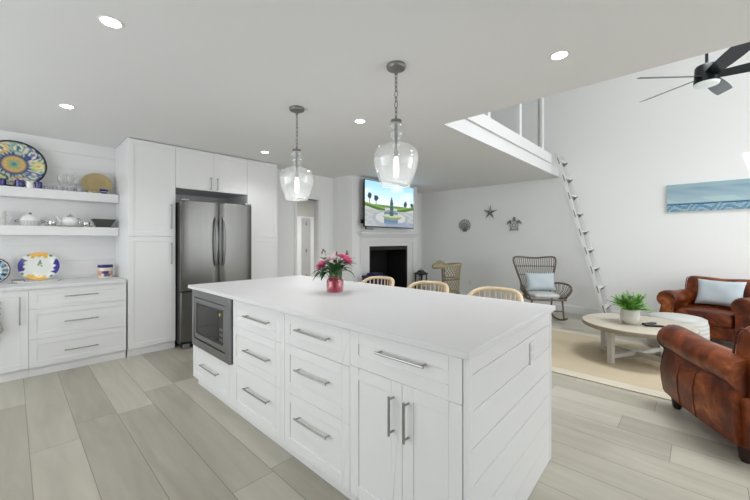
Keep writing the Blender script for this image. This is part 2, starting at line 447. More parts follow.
# baseboards
def baseboard(n, *a):
    struct(MB().b2(*a, 0.0, 0.14).build('baseboard_' + n, M_TRIM, bevel=0.006))
baseboard('far', XF - 0.018, XF, YR, YH); baseboard('hall', OX1 + 0.05, FX0, YH - 0.018, YH)
baseboard('breast_left', FX0 - 0.018, FX0, FY, YH - 0.02)
baseboard('hall_right', FX1, XF - 0.02, YH - 0.018, YH)
# loft edge boards
struct(MB().b2(LX, XF, LY, LY + 0.03, CZ, 2.655).build('trim_2', M_TRIM, bevel=0.004))
struct(MB().b2(LX, 6.42, LY - 0.022, LY + 0.03, 2.672, 2.83).build('trim_3', M_TRIM, bevel=0.004))
struct(MB().b2(LX, XF, LY + 0.008, LY + 0.03, 2.655, 2.78).build('trim_4', M_FRAME))

# back-room door, seen through the opening
d = struct(MB().b2(5.34, 6.35, 7.955, 7.998, 0, 2.0).build('door_1', M_TRIM, bevel=0.004))
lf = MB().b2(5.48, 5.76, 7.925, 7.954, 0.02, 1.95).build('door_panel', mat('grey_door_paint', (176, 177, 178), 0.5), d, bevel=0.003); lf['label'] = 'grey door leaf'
hg = MB()
for zz in (0.3, 1.0, 1.75): hg.b2(5.60, 5.625, 7.912, 7.924, zz, zz + 0.1)
hg.build('hinge', M_GUN, d)

# ------------------------------------------------------------------ recessed ceiling lights
can = thing('recessed_light', 'round recessed ceiling light nearest the top left corner of the photo', 'ceiling light', (0.365, 2.30, CZ), 0, 'recessed ceiling lights')
MB().lathe([(0.042, -0.001), (0.048, -0.005), (0.056, -0.004), (0.060, -0.0005)], 28).build('trim_ring', M_TRIM, can)
MB().lathe([(0.0, -0.003), (0.043, -0.003), (0.043, -0.001), (0.0, -0.001)], 28).build('lens', M_LED, can)
for x, y, lb in ((0.33, 4.02, 'round recessed ceiling light above the shelves and blue patterned platter'),
                 (2.30, 4.18, 'round recessed ceiling light in front of the tall cabinet right of the fridge'),
                 (2.35, 2.42, 'round recessed ceiling light between the two glass pendants and the loft edge'),
                 (2.385, 0.64, 'round recessed ceiling light nearest the black ceiling fan')):
    dup(can, (x, y, CZ), 0, lb)
for i, (x, y) in enumerate(((0.365, 2.30), (0.33, 4.02), (2.30, 4.18), (2.35, 2.42), (2.385, 0.64))):
    l = bpy.data.lights.new('can_light', 'SPOT'); l.energy = (21, 16, 15, 23, 19)[i]; l.spot_size = math.radians(135); l.spot_blend = 0.9; l.shadow_soft_size = 0.09
    lo = bpy.data.objects.new('can_light', l); COL.objects.link(lo); lo.location = (x, y, CZ - 0.03)

# ------------------------------------------------------------------ cabinetry helpers
def front_mb(ax, f, u0, u1, z0, z1, fr=0.058, g=0.001):
    # shaker front: ax 'x' faces -X at x=f, ax 'y' faces -Y at y=f
    mb = MB(); u0 += g; u1 -= g; z0 += g; z1 -= g
    def bb(a, b, c, d, p, q):
        if ax == 'x': mb.b2(p, q, a, b, c, d)
        else: mb.b2(a, b, p, q, c, d)
    bb(u0 + 0.01, u1 - 0.01, z0 + 0.01, z1 - 0.01, f + 0.0045, f + 0.019)
    bb(u0, u0 + fr, z0, z1, f, f + 0.02); bb(u1 - fr, u1, z0, z1, f, f + 0.02)
    bb(u0 + fr, u1 - fr, z0, z0 + fr, f, f + 0.0199); bb(u0 + fr, u1 - fr, z1 - fr, z1, f, f + 0.0199)
    return mb
def slab_mb(ax, f, u0, u1, z0, z1, g=0.0015):
    mb = MB()
    if ax == 'x': mb.b2(f, f + 0.02, u0 + g, u1 - g, z0 + g, z1 - g)
    else: mb.b2(u0 + g, u1 - g, f, f + 0.02, z0 + g, z1 - g)
    return mb
def pull(ax, f, u, z, ln, vert, parent):
    mb = MB(); off = 0.032
    def p(uu, dep, zz): return (f - dep, uu, zz) if ax == 'x' else (uu, f - dep, zz)
    if vert:
        mb.tube([p(u, off, z - ln / 2), p(u, off, z + ln / 2)], 0.0058, 8)
        for s in (-1, 1): mb.tube([p(u, 0, z + s * (ln / 2 - 0.012)), p(u, off, z + s * (ln / 2 - 0.012))], 0.005, 8)
    else:
        mb.tube([p(u - ln / 2, off, z), p(u + ln / 2, off, z)], 0.0058, 8)
        for s in (-1, 1): mb.tube([p(u + s * (ln / 2 - 0.012), 0, z), p(u + s * (ln / 2 - 0.012), off, z)], 0.005, 8)
    o = mb.build('handle', M_NICKEL, parent); o['label'] = 'brushed nickel bar handle'
    return o

# ------------------------------------------------------------------ island
IX = 1.14; IXB = 1.74
def island_unit(label, y0, y1, z_top=0.888, z_bot=0.10, notch=None):
    t = thing('island_cabinet', label, 'cabinet', (IX, (y0 + y1) / 2, 0), 0, 'island cabinets')
    oy = -(y0 + y1) / 2
    b = MB(); b.b2(0.021, IXB - IX, max(y0, 0.668) + oy + 0.001, y1 + oy - 0.001, z_bot, notch or z_top)
    b.build('body', M_FRAME, t, bevel=0.001)
    MB().b2(0.045, IXB - IX, max(y0, 0.668) + oy + 0.001, y1 + oy - 0.001, 0.0, 0.099).build('toe_kick', M_CAB, t)
    return t, oy
def drawer(t, oy, y0, y1, z0, z1, hz=None, hl=0.30, hy=None, fr=0.058, hlen=None):
    d = front_mb('x', 0.0, y0 + oy, y1 + oy, z0, z1, fr).build('drawer', M_CAB, t, bevel=0.0012)
    pull('x', 0.0, (hy if hy is not None else (y0 + y1) / 2) + oy, hz if hz else (z0 + z1) / 2, hl, False, d)
t, oy = island_unit('white island cabinet below the built-in microwave with one drawer', 2.545, 3.37, notch=0.385)
drawer(t, oy, 2.545, 3.37, 0.085, 0.385, 0.25, 0.34)
MB().b2(0.25, IXB - IX, 2.546 + oy, 3.369 + oy, 0.385, 0.884).build('housing', M_FRAME, t)
MB().b2(0.0, 0.25, 3.352 + oy, 3.369 + oy, 0.385, 0.884).build('side_panel', M_CAB, t)
t, oy = island_unit('white three-drawer island cabinet directly right of the microwave', 1.835, 2.545)
for z0, z1, hz in ((0.69, 0.884, 0.793), (0.405, 0.69, 0.553), (0.085, 0.405, 0.286)): drawer(t, oy, 1.875, 2.545, z0, z1, hz, 0.32, 2.16)
MB().b2(0.0, 0.02, 1.836 + oy, 1.874 + oy, 0.085, 0.884).build('filler_strip', M_CAB, t)
t, oy = island_unit('white three-drawer island cabinet between the narrower drawers and the double doors', 1.245, 1.835)
for z0, z1, hz in ((0.70, 0.884, 0.809), (0.415, 0.70, 0.579), (0.085, 0.415, 0.30)): drawer(t, oy, 1.245, 1.835, z0, z1, hz, 0.29)
t, oy = island_unit('white island cabinet at the near corner with a wide drawer over double doors', 0.632, 1.245)
drawer(t, oy, 0.632, 1.245, 0.712, 0.886, 0.823, 0.262, 0.917)
for a, b_, hy in ((0.632, 0.917, 0.883), (0.917, 1.245, 0.964)):
    dd = front_mb('x', 0.0, a + oy, b_ + oy, 0.085, 0.712).build('door', M_CAB, t, bevel=0.0012)
    pull('x', 0.0, hy + oy, 0.568, 0.168, True, dd)
# back half of the island with the shiplap end
isl = thing('kitchen_island', 'white shiplap back and end of the kitchen island facing the stools', 'kitchen island', (1.7, 2.0, 0))
def I(x0, x1, y0, y1, z0, z1, mb): return mb.b2(x0 - 1.7, x1 - 1.7, y0 - 2, y1 - 2, z0, z1)
I(IXB + 0.002, 2.20, 0.672, 3.36, 0.0, 0.884, MB()).build('body', M_CAB, isl)
sp = MB(); PA = math.atan2(0.044, 1.19)
def SP(u0, u1, d0, d1, z0, z1):   # along the end face, d = outwards
    cx = 1.142 - 1.7 + (u0 + u1) / 2 * math.cos(PA) + (d0 + d1) / 2 * math.sin(PA); cy = 0.618 - 2 + (u0 + u1) / 2 * math.sin(PA) - (d0 + d1) / 2 * math.cos(PA)
    sp.box((cx, cy, (z0 + z1) / 2), (u1 - u0, d1 - d0, z1 - z0), rz=PA)
SP(0, 1.105, -0.012, 0.0, 0, 0.888)
zz = 0.0
for zt in (0.125, 0.265, 0.405, 0.545, 0.685, 0.822, 0.888):
    SP(0.03, 1.075, 0.0, 0.010, zz + 0.0014, zt - 0.0014); zz = zt
SP(0, 0.029, 0.0, 0.012, 0, 0.888); SP(1.076, 1.105, 0.0, 0.012, 0, 0.888)
sp.build('shiplap_panel', M_CAB, isl, bevel=0.0015, smooth=False)
o = thing('wall_outlet', 'white outlet plate on the shiplap end of the island', 'outlet', (1.87, 0.6335, 0.735), PA)
MB().b2(-0.036, 0.036, -0.004, 0, -0.058, 0.058).build('plate', M_TRIM, o, bevel=0.002)
so = MB()
for s in (-1, 1): so.b2(-0.017, 0.017, -0.0055, -0.004, s * 0.024 - 0.014, s * 0.024 + 0.014)
so.build('socket', M_FRAME, o)
ct = MB().prism([(1.122 - 1.7, 0.598 - 2), (2.315 - 1.7, 0.642 - 2), (2.315 - 1.7, 3.385 - 2), (1.10 - 1.7, 3.385 - 2)], 0.0, 0.030, lambda u, v, d: (u, v, d)).build('island_countertop', M_QUARTZ, loc=(1.70, 2.0, 0.890), bevel=0.004)
tag(ct, 'long white quartz countertop covering the kitchen island', 'countertop')
# microwave
mw = thing('microwave', 'built-in stainless steel microwave at the far end of the island', 'microwave', (1.118, 2.957, 0.388))
def Y0(y): return y - 2.957
MB().b2(0.022, 0.265, -0.375, 0.375, 0.02, 0.475).build('case', M_BLACK, mw)
tr = MB(); y0, y1 = -0.402, 0.375; hh = 0.496
tr.b2(0, 0.02, y0, y1, 0, 0.066).b2(0, 0.02, y0, y1, hh - 0.060, hh).b2(0, 0.02, y0, y0 + 0.085, 0.066, hh - 0.060).b2(0, 0.02, y1 - 0.05, y1, 0.066, hh - 0.060)
tr.build('trim_frame', M_STEELD, mw, bevel=0.003)
MB().b2(0.02, 0.04, y0 + 0.004, y1 - 0.004, 0.002, hh - 0.002).build('shadow_gap', M_BLACK, mw)
dr = MB(); a, b_ = y0 + 0.093, y1 - 0.058; c0, c1 = 0.074, hh - 0.068
dr.b2(0.004, 0.018, a, b_, c0, c0 + 0.043).b2(0.004, 0.018, a, b_, c1 - 0.038, c1).b2(0.004, 0.018, a, a + 0.03, c0 + 0.043, c1 - 0.038).b2(0.004, 0.018, b_ - 0.028, b_, c0 + 0.043, c1 - 0.038)
dob = dr.build('door', M_STEELD, mw, bevel=0.002)
MB().b2(0.0095, 0.0165, a + 0.125, b_ - 0.028, c0 + 0.043, c1 - 0.038).build('window_gasket', M_BLACK, dob)
MB().b2(0.008, 0.016, a + 0.135, b_ - 0.048, c0 + 0.06, c1 - 0.055).build('window', M_BGLASS, dob)
MB().b2(0.0075, 0.016, a + 0.03, a + 0.123, c0 + 0.043, c1 - 0.038).build('control_panel', M_BLACK, mw)
o = MB().lathe([(0.0, 0.0), (0.013, 0.0), (0.012, 0.012), (0.0, 0.012)], 16, rot=Matrix.Rotation(-PI / 2, 3, 'Y'), c=(0.0075, a + 0.076, c1 - 0.075)).build('knob', mat('brass_knob', (214, 196, 120), 0.3, 0.6), mw); o['label'] = 'small brass coloured knob'
kk = MB()
for i in range(3):
    for j in range(2): kk.b2(0.006, 0.0076, a + 0.045 + j * 0.035, a + 0.066 + j * 0.035, c0 + 0.07 + i * 0.04, c0 + 0.09 + i * 0.04)
kk.build('button', M_STEELD, mw)

# ------------------------------------------------------------------ kitchen wall cabinets
KF = 4.69
def kcab(name, label, x0, x1, z0, z1, kick=False, depth=YK, grp=None):
    t = thing(name, label, 'cabinet', ((x0 + x1) / 2, KF, z0), 0, grp)
    t['_ox'] = -(x0 + x1) / 2; t['_oz'] = -z0
    MB().b2(x0 - (x0 + x1) / 2 + 0.0005, x1 - (x0 + x1) / 2 - 0.0005, 0.021, depth - KF - 0.003, 0.085 if kick else 0, z1 - z0).build('body', M_CAB, t, bevel=0.001)
    if kick: MB().b2(x0 - (x0 + x1) / 2 + 0.0005, x1 - (x0 + x1) / 2 - 0.0005, 0.03, depth - KF - 0.01, 0, 0.084).build('toe_kick', M_CAB, t)
    return t
def kfront(t, kind, x0, x1, z0, z1, hx, hz, hl, vert, fr=0.055):
    ox, oz = t['_ox'], t['_oz']
    d = front_mb('y', 0.0, x0 + ox, x1 + ox, z0 + oz, z1 + oz, fr).build(kind, M_CAB, t, bevel=0.0012)
    if hx is not None: pull('y', 0.0, hx + ox, hz + oz, hl, vert, d)
def kend(t): del t['_ox']; del t['_oz']
t = kcab('base_cabinet', 'white three-drawer base cabinet beside the tall pantry', 0.11, 0.885, 0, 0.85, True, grp='white base cabinets')
for z0, z1, hz in ((0.655, 0.85, 0.762), (0.362, 0.655, 0.507), (0.09, 0.362, 0.214)): kfront(t, 'drawer', 0.11, 0.885, z0, z1, 0.50, hz, 0.27, False)
kend(t)
t = kcab('base_cabinet', 'white base cabinet with doors at the left edge, under the white oval platter', -0.75, 0.11, 0, 0.85, True, grp='white base cabinets')
kfront(t, 'door', -0.32, 0.11, 0.09, 0.85, 0.05, 0.657, 0.27, True); kfront(t, 'door', -0.75, -0.32, 0.09, 0.85, -0.70, 0.657, 0.27, True); kend(t)
wt = MB().b2(-0.82, 0.82, -0.36, 0.36, 0, 0.03).build('kitchen_countertop', M_QUARTZ, loc=(0.065, 5.035, 0.8505), bevel=0.003)
tag(wt, 'white quartz countertop on the wall cabinets under the open shelves', 'countertop')
t = kcab('pantry_cabinet', 'tall white pantry cabinet left of the fridge with two handles', 0.90, 1.385, 0, 2.495, True)
kfront(t, 'door', 0.90, 1.385, 0.09, 1.372, 1.335, 1.17, 0.26, True); kfront(t, 'door', 0.90, 1.385, 1.374, 2.49, 1.335, 1.62, 0.30, True); kend(t)
t = kcab('fridge_cabinet', 'white two-door wall cabinet above the fridge', 1.386, 2.312, 1.98, 2.495, depth=5.35)
kfront(t, 'door', 1.386, 1.845, 1.982, 2.49, 1.80, 2.075, 0.16, True); kfront(t, 'door', 1.845, 2.312, 1.982, 2.49, 1.885, 2.075, 0.16, True); kend(t)
t = kcab('pantry_cabinet', 'tall white pantry cabinet right of the fridge without visible handles', 2.314, 2.79, 0, 2.495, True)
kfront(t, 'door', 2.314, 2.79, 0.09, 1.366, None, 0, 0, True); kfront(t, 'door', 2.314, 2.79, 1.369, 2.49, None, 0, 0, True); kend(t)
rp = MB().b2(-0.459, 0.459, 0.10, 0.12, -0.16, -0.001).build('recess_dark_panel', mat('dark_recess_brown', (58, 52, 44), 0.7), t); rp['label'] = 'dark panel added to darken the gap above the fridge'  # dark sheet added so the gap above the fridge reads dark
# fridge
fr = thing('refrigerator', 'stainless steel french-door refrigerator between the white tall cabinets', 'refrigerator', (1.856, 4.535, 0))
MB().b2(-0.45, 0.45, 0.075, 0.77, 0.05, 1.80).build('body', mat('dark_fridge_side', (60, 60, 60), 0.5), fr, bevel=0.004)
def fdoor(x0, x1, z0, z1):
    # gently bowed door front
    n = 10; out = []
    for i in range(n + 1):
        x = x0 + (x1 - x0) * i / n; e = min(x - x0, x1 - x) / 0.03
        y = 0.012 * ((2 * (x) / 0.9) ** 2) + (0.0 if e >= 1 else 0.014 * (1 - e) ** 2)
        out.append((x, y))
    pts = out + [(x1, 0.072), (x0, 0.072)]
    return MB().prism(pts, z0, z1, lambda u, v, dd: (u, v, dd))
for x0, x1, hx in ((-0.452, -0.002, -0.055), (0.002, 0.452, 0.04)):
    d = fdoor(x0, x1, 0.705, 1.815).build('door', M_STEEL, fr, bevel=0.004)
    sgn = -1 if hx < 0 else 1
    pts = arcpts(lambda t: (hx, -0.012 - 0.055 * math.sin(PI * t) ** 0.7 if 0 < t < 1 else 0.0, 1.0 + 0.62 * t), 18)
    o = MB().tube(pts, [0.0135] * 18, 10).build('handle', M_STEELD, d); o['label'] = 'curved vertical steel handle'
d = fdoor(-0.452, 0.452, 0.085, 0.69).build('freezer_drawer', M_STEEL, fr, bevel=0.006)
MB().b2(-0.44, 0.44, 0.02, 0.07, 0.69, 0.705).build('ledge', M_BLACK, fr)
MB().b2(-0.43, 0.43, 0.05, 0.10, 0.012, 0.084).build('grille', M_BLACK, fr)
for s in (-1, 1):
    MB().b2(s * 0.39 - 0.04, s * 0.39 + 0.04, 0.01, 0.09, 0.0, 0.06).build('foot', M_STEELD, fr, bevel=0.008)
    MB().b2(s * 0.40 - 0.045, s * 0.40 + 0.045, 0.02, 0.12, 1.816, 1.838).build('hinge_cover', M_STEELD, fr, bevel=0.004)

# open shelves
for z0, z1, lb in ((1.785, 1.885, 'upper white floating shelf holding the large blue patterned platter'), (1.383, 1.483, 'lower white floating shelf holding the dark tapered bowl')):
    o = MB().b2(-1.0, 0.9, -0.125, 0.123, 0, z1 - z0).build('floating_shelf', M_TRIM, loc=(-0.005, 5.275, z0), bevel=0.002)
    tag(o, lb, 'shelf', 'white floating shelves')
S1, S2, S3 = 1.885, 1.483, 0.8805
# ------------------------------------------------------------------ crockery
def disc(name, label, cat, loc, rx, rz_, tilt, fn, m=None, depth=0.02, group=None, n=64, rim=None, yaw=0.0):
    # a plate standing nearly upright, facing -Y, bottom edge at loc
    R = Matrix.Rotation(PI / 2 - tilt, 3, 'X')
    prof = [(0.0, 0.004), (0.1, 0.004), (0.2, 0.004), (0.3, 0.004), (0.4, 0.004), (0.5, 0.004), (0.58, 0.005), (0.66, 0.008), (0.72, 0.013), (0.78, 0.016), (0.84, 0.018), (0.9, 0.02), (0.95, 0.022), (1.0, 0.023), (1.0, 0.017), (0.7, 0.004), (0.6, -0.002), (0.0, -0.002)]
    mb = MB()
    rings = [[Vector((max(r, 1e-3) * math.cos(2 * PI * k / n) * rx, max(r, 1e-3) * math.sin(2 * PI * k / n) * rz_, z * depth / 0.02)) for k in range(n)] for r, z in prof]
    mb.rings(rings)
    o = mb.build(name, m or M_PAINT)
    if fn: paint_mesh(o, lambda co: fn(co.x / rx, co.y / rz_))
    o.rotation_euler = (PI / 2 - tilt, 0, yaw)
    o.location = (loc[0], loc[1] - 0.0, loc[2] + rz_ * math.cos(tilt))
    return tag(o, label, cat, group)
def talavera(u, v):
    r = math.hypot(u, v); a = math.atan2(v, u)
    if r > 0.935: return (18, 20, 34)
    if r < 0.09: return (40, 110, 120)
    if r < 0.15: return (120, 170, 150)
    if r < 0.36 + 0.03 * math.cos(12 * a): return (206, 178, 108) if r > 0.2 else (184, 152, 84)
    if r < 0.46 + 0.04 * math.cos(12 * a): return (54, 62, 120)
    k = int((a + PI) / (2 * PI) * 9) % 9; ca = (k + 0.5) * 2 * PI / 9 - PI
    du, dv = u - 0.72 * math.cos(ca), v - 0.72 * math.sin(ca); q = math.hypot(du, dv)
    P = [(40, 120, 140), (52, 92, 52), (190, 150, 110), (60, 86, 160), (196, 200, 90), (44, 60, 130), (120, 160, 150), (206, 170, 70), (70, 110, 170)]
    if q < 0.07: return P[(k + 3) % 9]
    if q < 0.14: return (222, 214, 190)
    if q < 0.2: return P[k]
    return (60, 96, 140) if (math.sin(u * 26 + 3 * math.sin(v * 17)) * math.sin(v * 24 + 2 * math.cos(u * 13))) > 0.42 else ((206, 208, 188) if hsh(int(u * 14), int(v * 14)) > 0.3 else (150, 178, 150))
disc('platter', 'large round blue-rimmed platter with a yellow flower on the upper shelf', 'platter', (0.015, 5.305, S1), 0.255, 0.255, 0.16, talavera, n=96, depth=0.03)
def ovalp(u, v):
    r = math.hypot(u, v); a = math.degrees(math.atan2(v, u))
    def lobe(c, w, r0): return abs((a - c + 180) % 360 - 180) < w and r > r0
    wob = 0.05 * math.cos(math.radians(a) * 14)
    if lobe(-5, 32, 0.74 + wob): return (44, 40, 140)
    if lobe(172, 30, 0.72 + wob): return (52, 50, 132)
    if lobe(90, 30, 0.70 + wob): return (226, 172, 62)
    if lobe(-100, 34, 0.70 + wob): return (232, 184, 84)
    if abs(u + 0.05 - 0.25 * v) < 0.035 and 0 < v < 0.45: return (70, 104, 66)
    if abs(u - 0.12 + 0.2 * v) < 0.03 and -0.1 < v < 0.38: return (80, 110, 78)
    if r > 0.88 and (int(a / 8) % 3 == 0): return (90, 110, 90)
    return (226, 230, 222)
disc('platter', 'white oval platter with blue and orange lobes on the left counter', 'platter', (0.205, 5.27, S3 + 0.012), 0.165, 0.152, 0.20, ovalp, n=72, yaw=0.0)
def plate3(u, v):
    r = math.hypot(u, v); a = math.atan2(v, u)
    if r > 0.94: return (16, 18, 30)
    if r > 0.86: return (206, 120, 110) if math.cos(a * 16) > 0 else (210, 214, 210)
    if r > 0.55: return (20, 24, 46) if math.cos(a * 12) > -0.2 else (120, 170, 190)
    return (200, 208, 206)
disc('plate', 'black and pink rimmed plate cut by the left edge above the counter', 'plate', (-0.135, 5.27, S3), 0.125, 0.135, 0.2, plate3)
disc('serving_plate', 'tan oval plate leaning at the right end of the upper shelf', 'plate', (0.705, 5.30, S1), 0.148, 0.128, 0.18, None, M_TANPL)
# oval tray under the platter
o = MB().lathe([(0.0, 0), (0.9, 0), (1.0, 0.012), (0.97, 0.012), (0.88, 0.004), (0, 0.004)], 40, sx=0.22, sy=0.09).build('tray', M_WCER, loc=(0.17, 5.20, S3)); tag(o, 'low white tray on the counter under the oval platter', 'tray')
def cup(name, label, cat, loc, r, h, m, group=None, handle=True, taper=0.85, rim=None):
    t = thing(name, label, cat, loc, random.uniform(-0.6, 0.6) + PI / 2, group)
    MB().lathe([(0, 0), (r * taper, 0), (r, h * 0.35), (r, h), (r * 0.93, h), (r * 0.9, h * 0.3), (r * 0.7, 0.006), (0, 0.006)], 24).build('bowl', m, t)
    if handle:
        MB().tube(arcpts(lambda q: (r + 0.28 * h * math.sin(PI * q), 0, h * (0.2 + 0.62 * q)), 9), 0.0045, 8).build('handle', m, t)
    return t
cup('mug', 'navy mug at the left edge of the upper shelf', 'mug', (-0.075, 5.175, S1), 0.036, 0.072, M_NAVY, 'mugs in front of the platter')
cup('mug', 'navy mug in front of the middle of the round platter', 'mug', (0.055, 5.175, S1), 0.038, 0.072, M_NAVY, 'mugs in front of the platter')
cup('mug', 'white mug between two navy mugs on the upper shelf', 'mug', (0.130, 5.175, S1), 0.032, 0.066, M_WCER, 'mugs in front of the platter', handle=False)
cup('mug', 'navy mug right of the white mug at the platter edge', 'mug', (0.197, 5.175, S1), 0.030, 0.070, M_NAVY, 'mugs in front of the platter', handle=False)
for x, lb in ((0.255, 'small grey patterned cup nearest the navy mug on the upper shelf'), (0.298, 'small grey patterned cup second from the navy mugs, beside the stemmed glasses')):
    cup('teacup', lb, 'cup', (x, 5.20, S1), 0.018, 0.04, M_GCER, 'small grey patterned cups', handle=True)
def goblet(label, x, y, r, h):
    t = thing('wine_glass', label, 'glass', (x, y, S1), 0, 'stemmed glasses on the upper shelf')
    MB().lathe([(0, 0), (r * 0.85, 0.0), (r * 0.8, 0.003), (0.006, 0.006), (0.004, h * 0.42)], 20).build('foot', M_GLASS2, t)
    MB().lathe([(0.004, h * 0.42), (r * 0.7, h * 0.5), (r, h * 0.7), (r * 0.88, h)], 20, caps=False).build('bowl', M_GLASS2, t)
goblet('tall clear stemmed glass, leftmost of the three behind the low grey bowls', 0.385, 5.29, 0.032, 0.20)
goblet('tall clear stemmed glass, middle one of the three on the upper shelf', 0.460, 5.30, 0.032, 0.215)
goblet('clear stemmed glass nearest the tan plate on the upper shelf', 0.518, 5.26, 0.028, 0.16)
for x, r, lb in ((0.372, 0.034, 'low grey patterned bowl below the leftmost stemmed glass'), (0.462, 0.036, 'low grey patterned bowl in the middle of three on the upper shelf'), (0.537, 0.034, 'low grey patterned bowl nearest the tan plate')):
    cup('bowl', lb, 'bowl', (x, 5.20, S1), r, 0.044, M_GCER, 'low grey patterned bowls', handle=False)
for x, lb in ((0.628, 'tiny tan cup, left one of two in front of the tan plate'), (0.668, 'tiny tan cup beside the small navy bowl')):
    cup('cup', lb, 'cup', (x, 5.175, S1), 0.016, 0.024, M_TANPL, 'tiny tan cups', handle=False)
t = thing('bowl', 'small navy bowl with white marks in front of the tan plate', 'bowl', (0.755, 5.175, S1))
MB().lathe([(0, 0), (0.026, 0), (0.045, 0.05), (0.041, 0.05), (0.022, 0.006), (0, 0.006)], 24).build('bowl_body', M_NAVY, t)
MB().lathe([(0.0305, 0.014), (0.0345, 0.022), (0.0348, 0.022), (0.031, 0.014)], 24).build('band', M_WCER, t)
# lower shelf
t = thing('pitcher', 'white pitcher cut by the left edge on the lower shelf', 'pitcher', (-0.10, 5.24, S2))
MB().lathe([(0, 0), (0.05, 0), (0.058, 0.03), (0.056, 0.12), (0.06, 0.15), (0.054, 0.15), (0.05, 0.03), (0, 0.01)], 28).build('body', M_WCER, t)
MB().tube(arcpts(lambda q: (0.056 + 0.035 * math.sin(PI * q), 0, 0.03 + 0.09 * q), 9), 0.006, 8).build('handle', M_WCER, t)
t = thing('serving_dish', 'grey and white oval serving dish with side handles on the lower shelf', 'serving dish', (0.135, 5.23, S2))
MB().lathe([(0, 0), (0.8, 0.0), (1.0, 0.035), (1.05, 0.058), (0.98, 0.058), (0.8, 0.01), (0, 0.008)], 40, sx=0.082, sy=0.055).build('body', stripe_mat('basket_grey', (170, 172, 172), (222, 222, 220), 30.0, 0, 0.4), t)
MB().lathe([(0.98, 0.058), (0.85, 0.085), (0.5, 0.115), (0.1, 0.125), (0.0, 0.125)], 32, sx=0.082, sy=0.055, caps=False).build('lid', M_WCER, t)
MB().ell((0, 0, 0.134), (0.012, 0.012, 0.010)).build('knob', M_GUN, t)
for s in (-1, 1):
    MB().tube(arcpts(lambda q: (s * (0.083 + 0.032 * math.sin(PI * q)), 0, 0.05 + 0.012 * math.cos(PI * q)), 9), 0.005, 8).build('handle', M_GUN, t)
t = thing('tray', 'thin silver tray under the tea set on the lower shelf', 'tray', (0.445, 5.20, S2))
MB().lathe([(0, 0), (1.0, 0.0), (1.04, 0.01), (1.0, 0.01), (0.97, 0.003), (0, 0.003)], 40, sx=0.20, sy=0.07).build('plate', M_SILV, t)
t = thing('teapot', 'shiny silver and white teapot in the middle of the lower shelf tray', 'teapot', (0.455, 5.21, S2 + 0.004)); t.scale = (1.1, 1.1, 1.1)
MB().lathe([(0, 0), (0.035, 0), (0.062, 0.03), (0.068, 0.055), (0.055, 0.085), (0.03, 0.1), (0.0, 0.1)], 28).build('body', M_WCER, t)
MB().lathe([(0.031, 0.1), (0.022, 0.112), (0.0, 0.116)], 24).build('lid', M_SILV, t)
MB().ell((0, 0, 0.123), (0.009, 0.009, 0.009)).build('knob', M_SILV, t)
MB().tube([(-0.055, 0, 0.04), (-0.085, 0, 0.06), (-0.10, 0, 0.095)], [0.013, 0.009, 0.006], 10).build('spout', M_WCER, t)
MB().tube(arcpts(lambda q: (0.058 + 0.04 * math.sin(PI * q), 0, 0.03 + 0.055 * q), 10), 0.005, 8).build('handle', M_SILV, t)
for x, lb, r in ((0.305, 'silver sugar bowl left of the white teapot', 0.038), (0.595, 'silver creamer between the teapot and the dark bowl', 0.036)):
    t = thing('sugar_bowl' if x < 0.4 else 'creamer', lb, 'bowl' if x < 0.4 else 'jug', (x, 5.20, S2 + 0.004))
    MB().lathe([(0, 0), (r * 0.7, 0), (r, 0.03), (r * 0.9, 0.055), (r * 0.83, 0.055), (r * 0.8, 0.02), (0, 0.006)], 24).build('body', M_SILV, t)
    MB().tube(arcpts(lambda q: (r + 0.02 * math.sin(PI * q), 0, 0.012 + 0.036 * q), 8), 0.0035, 6).build('handle', M_SILV, t)
o = MB().rings([[Vector((sx * a, sy * a * 0.8, z)) for sx, sy in ((-1, -1), (1, -1), (1, 1), (-1, 1))] for a, z in ((0.060, 0), (0.110, 0.098), (0.102, 0.098), (0.052, 0.008))]).build('bowl', M_CHAR, loc=(0.760, 5.23, S2), bevel=0.003, smooth=False)
tag(o, 'dark charcoal tapered square bowl at the right end of the lower shelf', 'bowl')
# counter
t = thing('canister', 'blue-lidded patterned canister on the counter beside the pantry', 'canister', (0.775, 5.22, S3))
o = MB().lathe([(0, 0), (0.070, 0), (0.072, 0.01)] + [(0.072, 0.01 + 0.011 * i) for i in range(1, 11)] + [(0, 0.12)], 64).build('jar', M_PAINT, t)
def jarp(co):
    a = math.degrees(math.atan2(co.y, co.x)); z = co.z
    if z < 0.016: return (218, 214, 204)
    if 0.045 < z < 0.085 and -125 < a < -70: return (42, 46, 120)
    if 0.02 < z < 0.05 and -110 < a < -60: return (96, 92, 96)
    if 0.03 < z < 0.08 and (a < -125 or a > -65): return (206, 150, 120)
    return (222, 206, 190)
paint_mesh(o, jarp)
o = MB().lathe([(0.0, 0.121), (0.074, 0.121), (0.076, 0.126), (0.076, 0.15), (0.07, 0.156), (0, 0.156)], 32).build('lid', M_NAVY, t); o['label'] = 'navy blue lid'
t = thing('butter_dish', 'small grey rectangular dish on the counter left of the oval platter', 'dish', (0.045, 5.155, S3))
MB().b2(-0.05, 0.05, -0.02, 0.02, 0, 0.036).build('dish', mat('dark_grey_dish', (120, 120, 116), 0.5, var=0.3, scale=50), t, bevel=0.006)
MB().b2(-0.04, 0.04, -0.0215, -0.02, 0.014, 0.022).build('band', M_WCER, t)
t = thing('wall_outlet', 'white double outlet plate on the shiplap above the left counter', 'outlet', (0.055, 5.3995, 1.10))
MB().b2(-0.058, 0.058, -0.005, 0, -0.058, 0.058).build('plate', M_TRIM, t, bevel=0.002)
so = MB()
for sx in (-1, 1): so.b2(sx * 0.026 - 0.016, sx * 0.026 + 0.016, -0.0065, -0.005, -0.034, 0.034)
so.build('socket', M_FRAME, t)
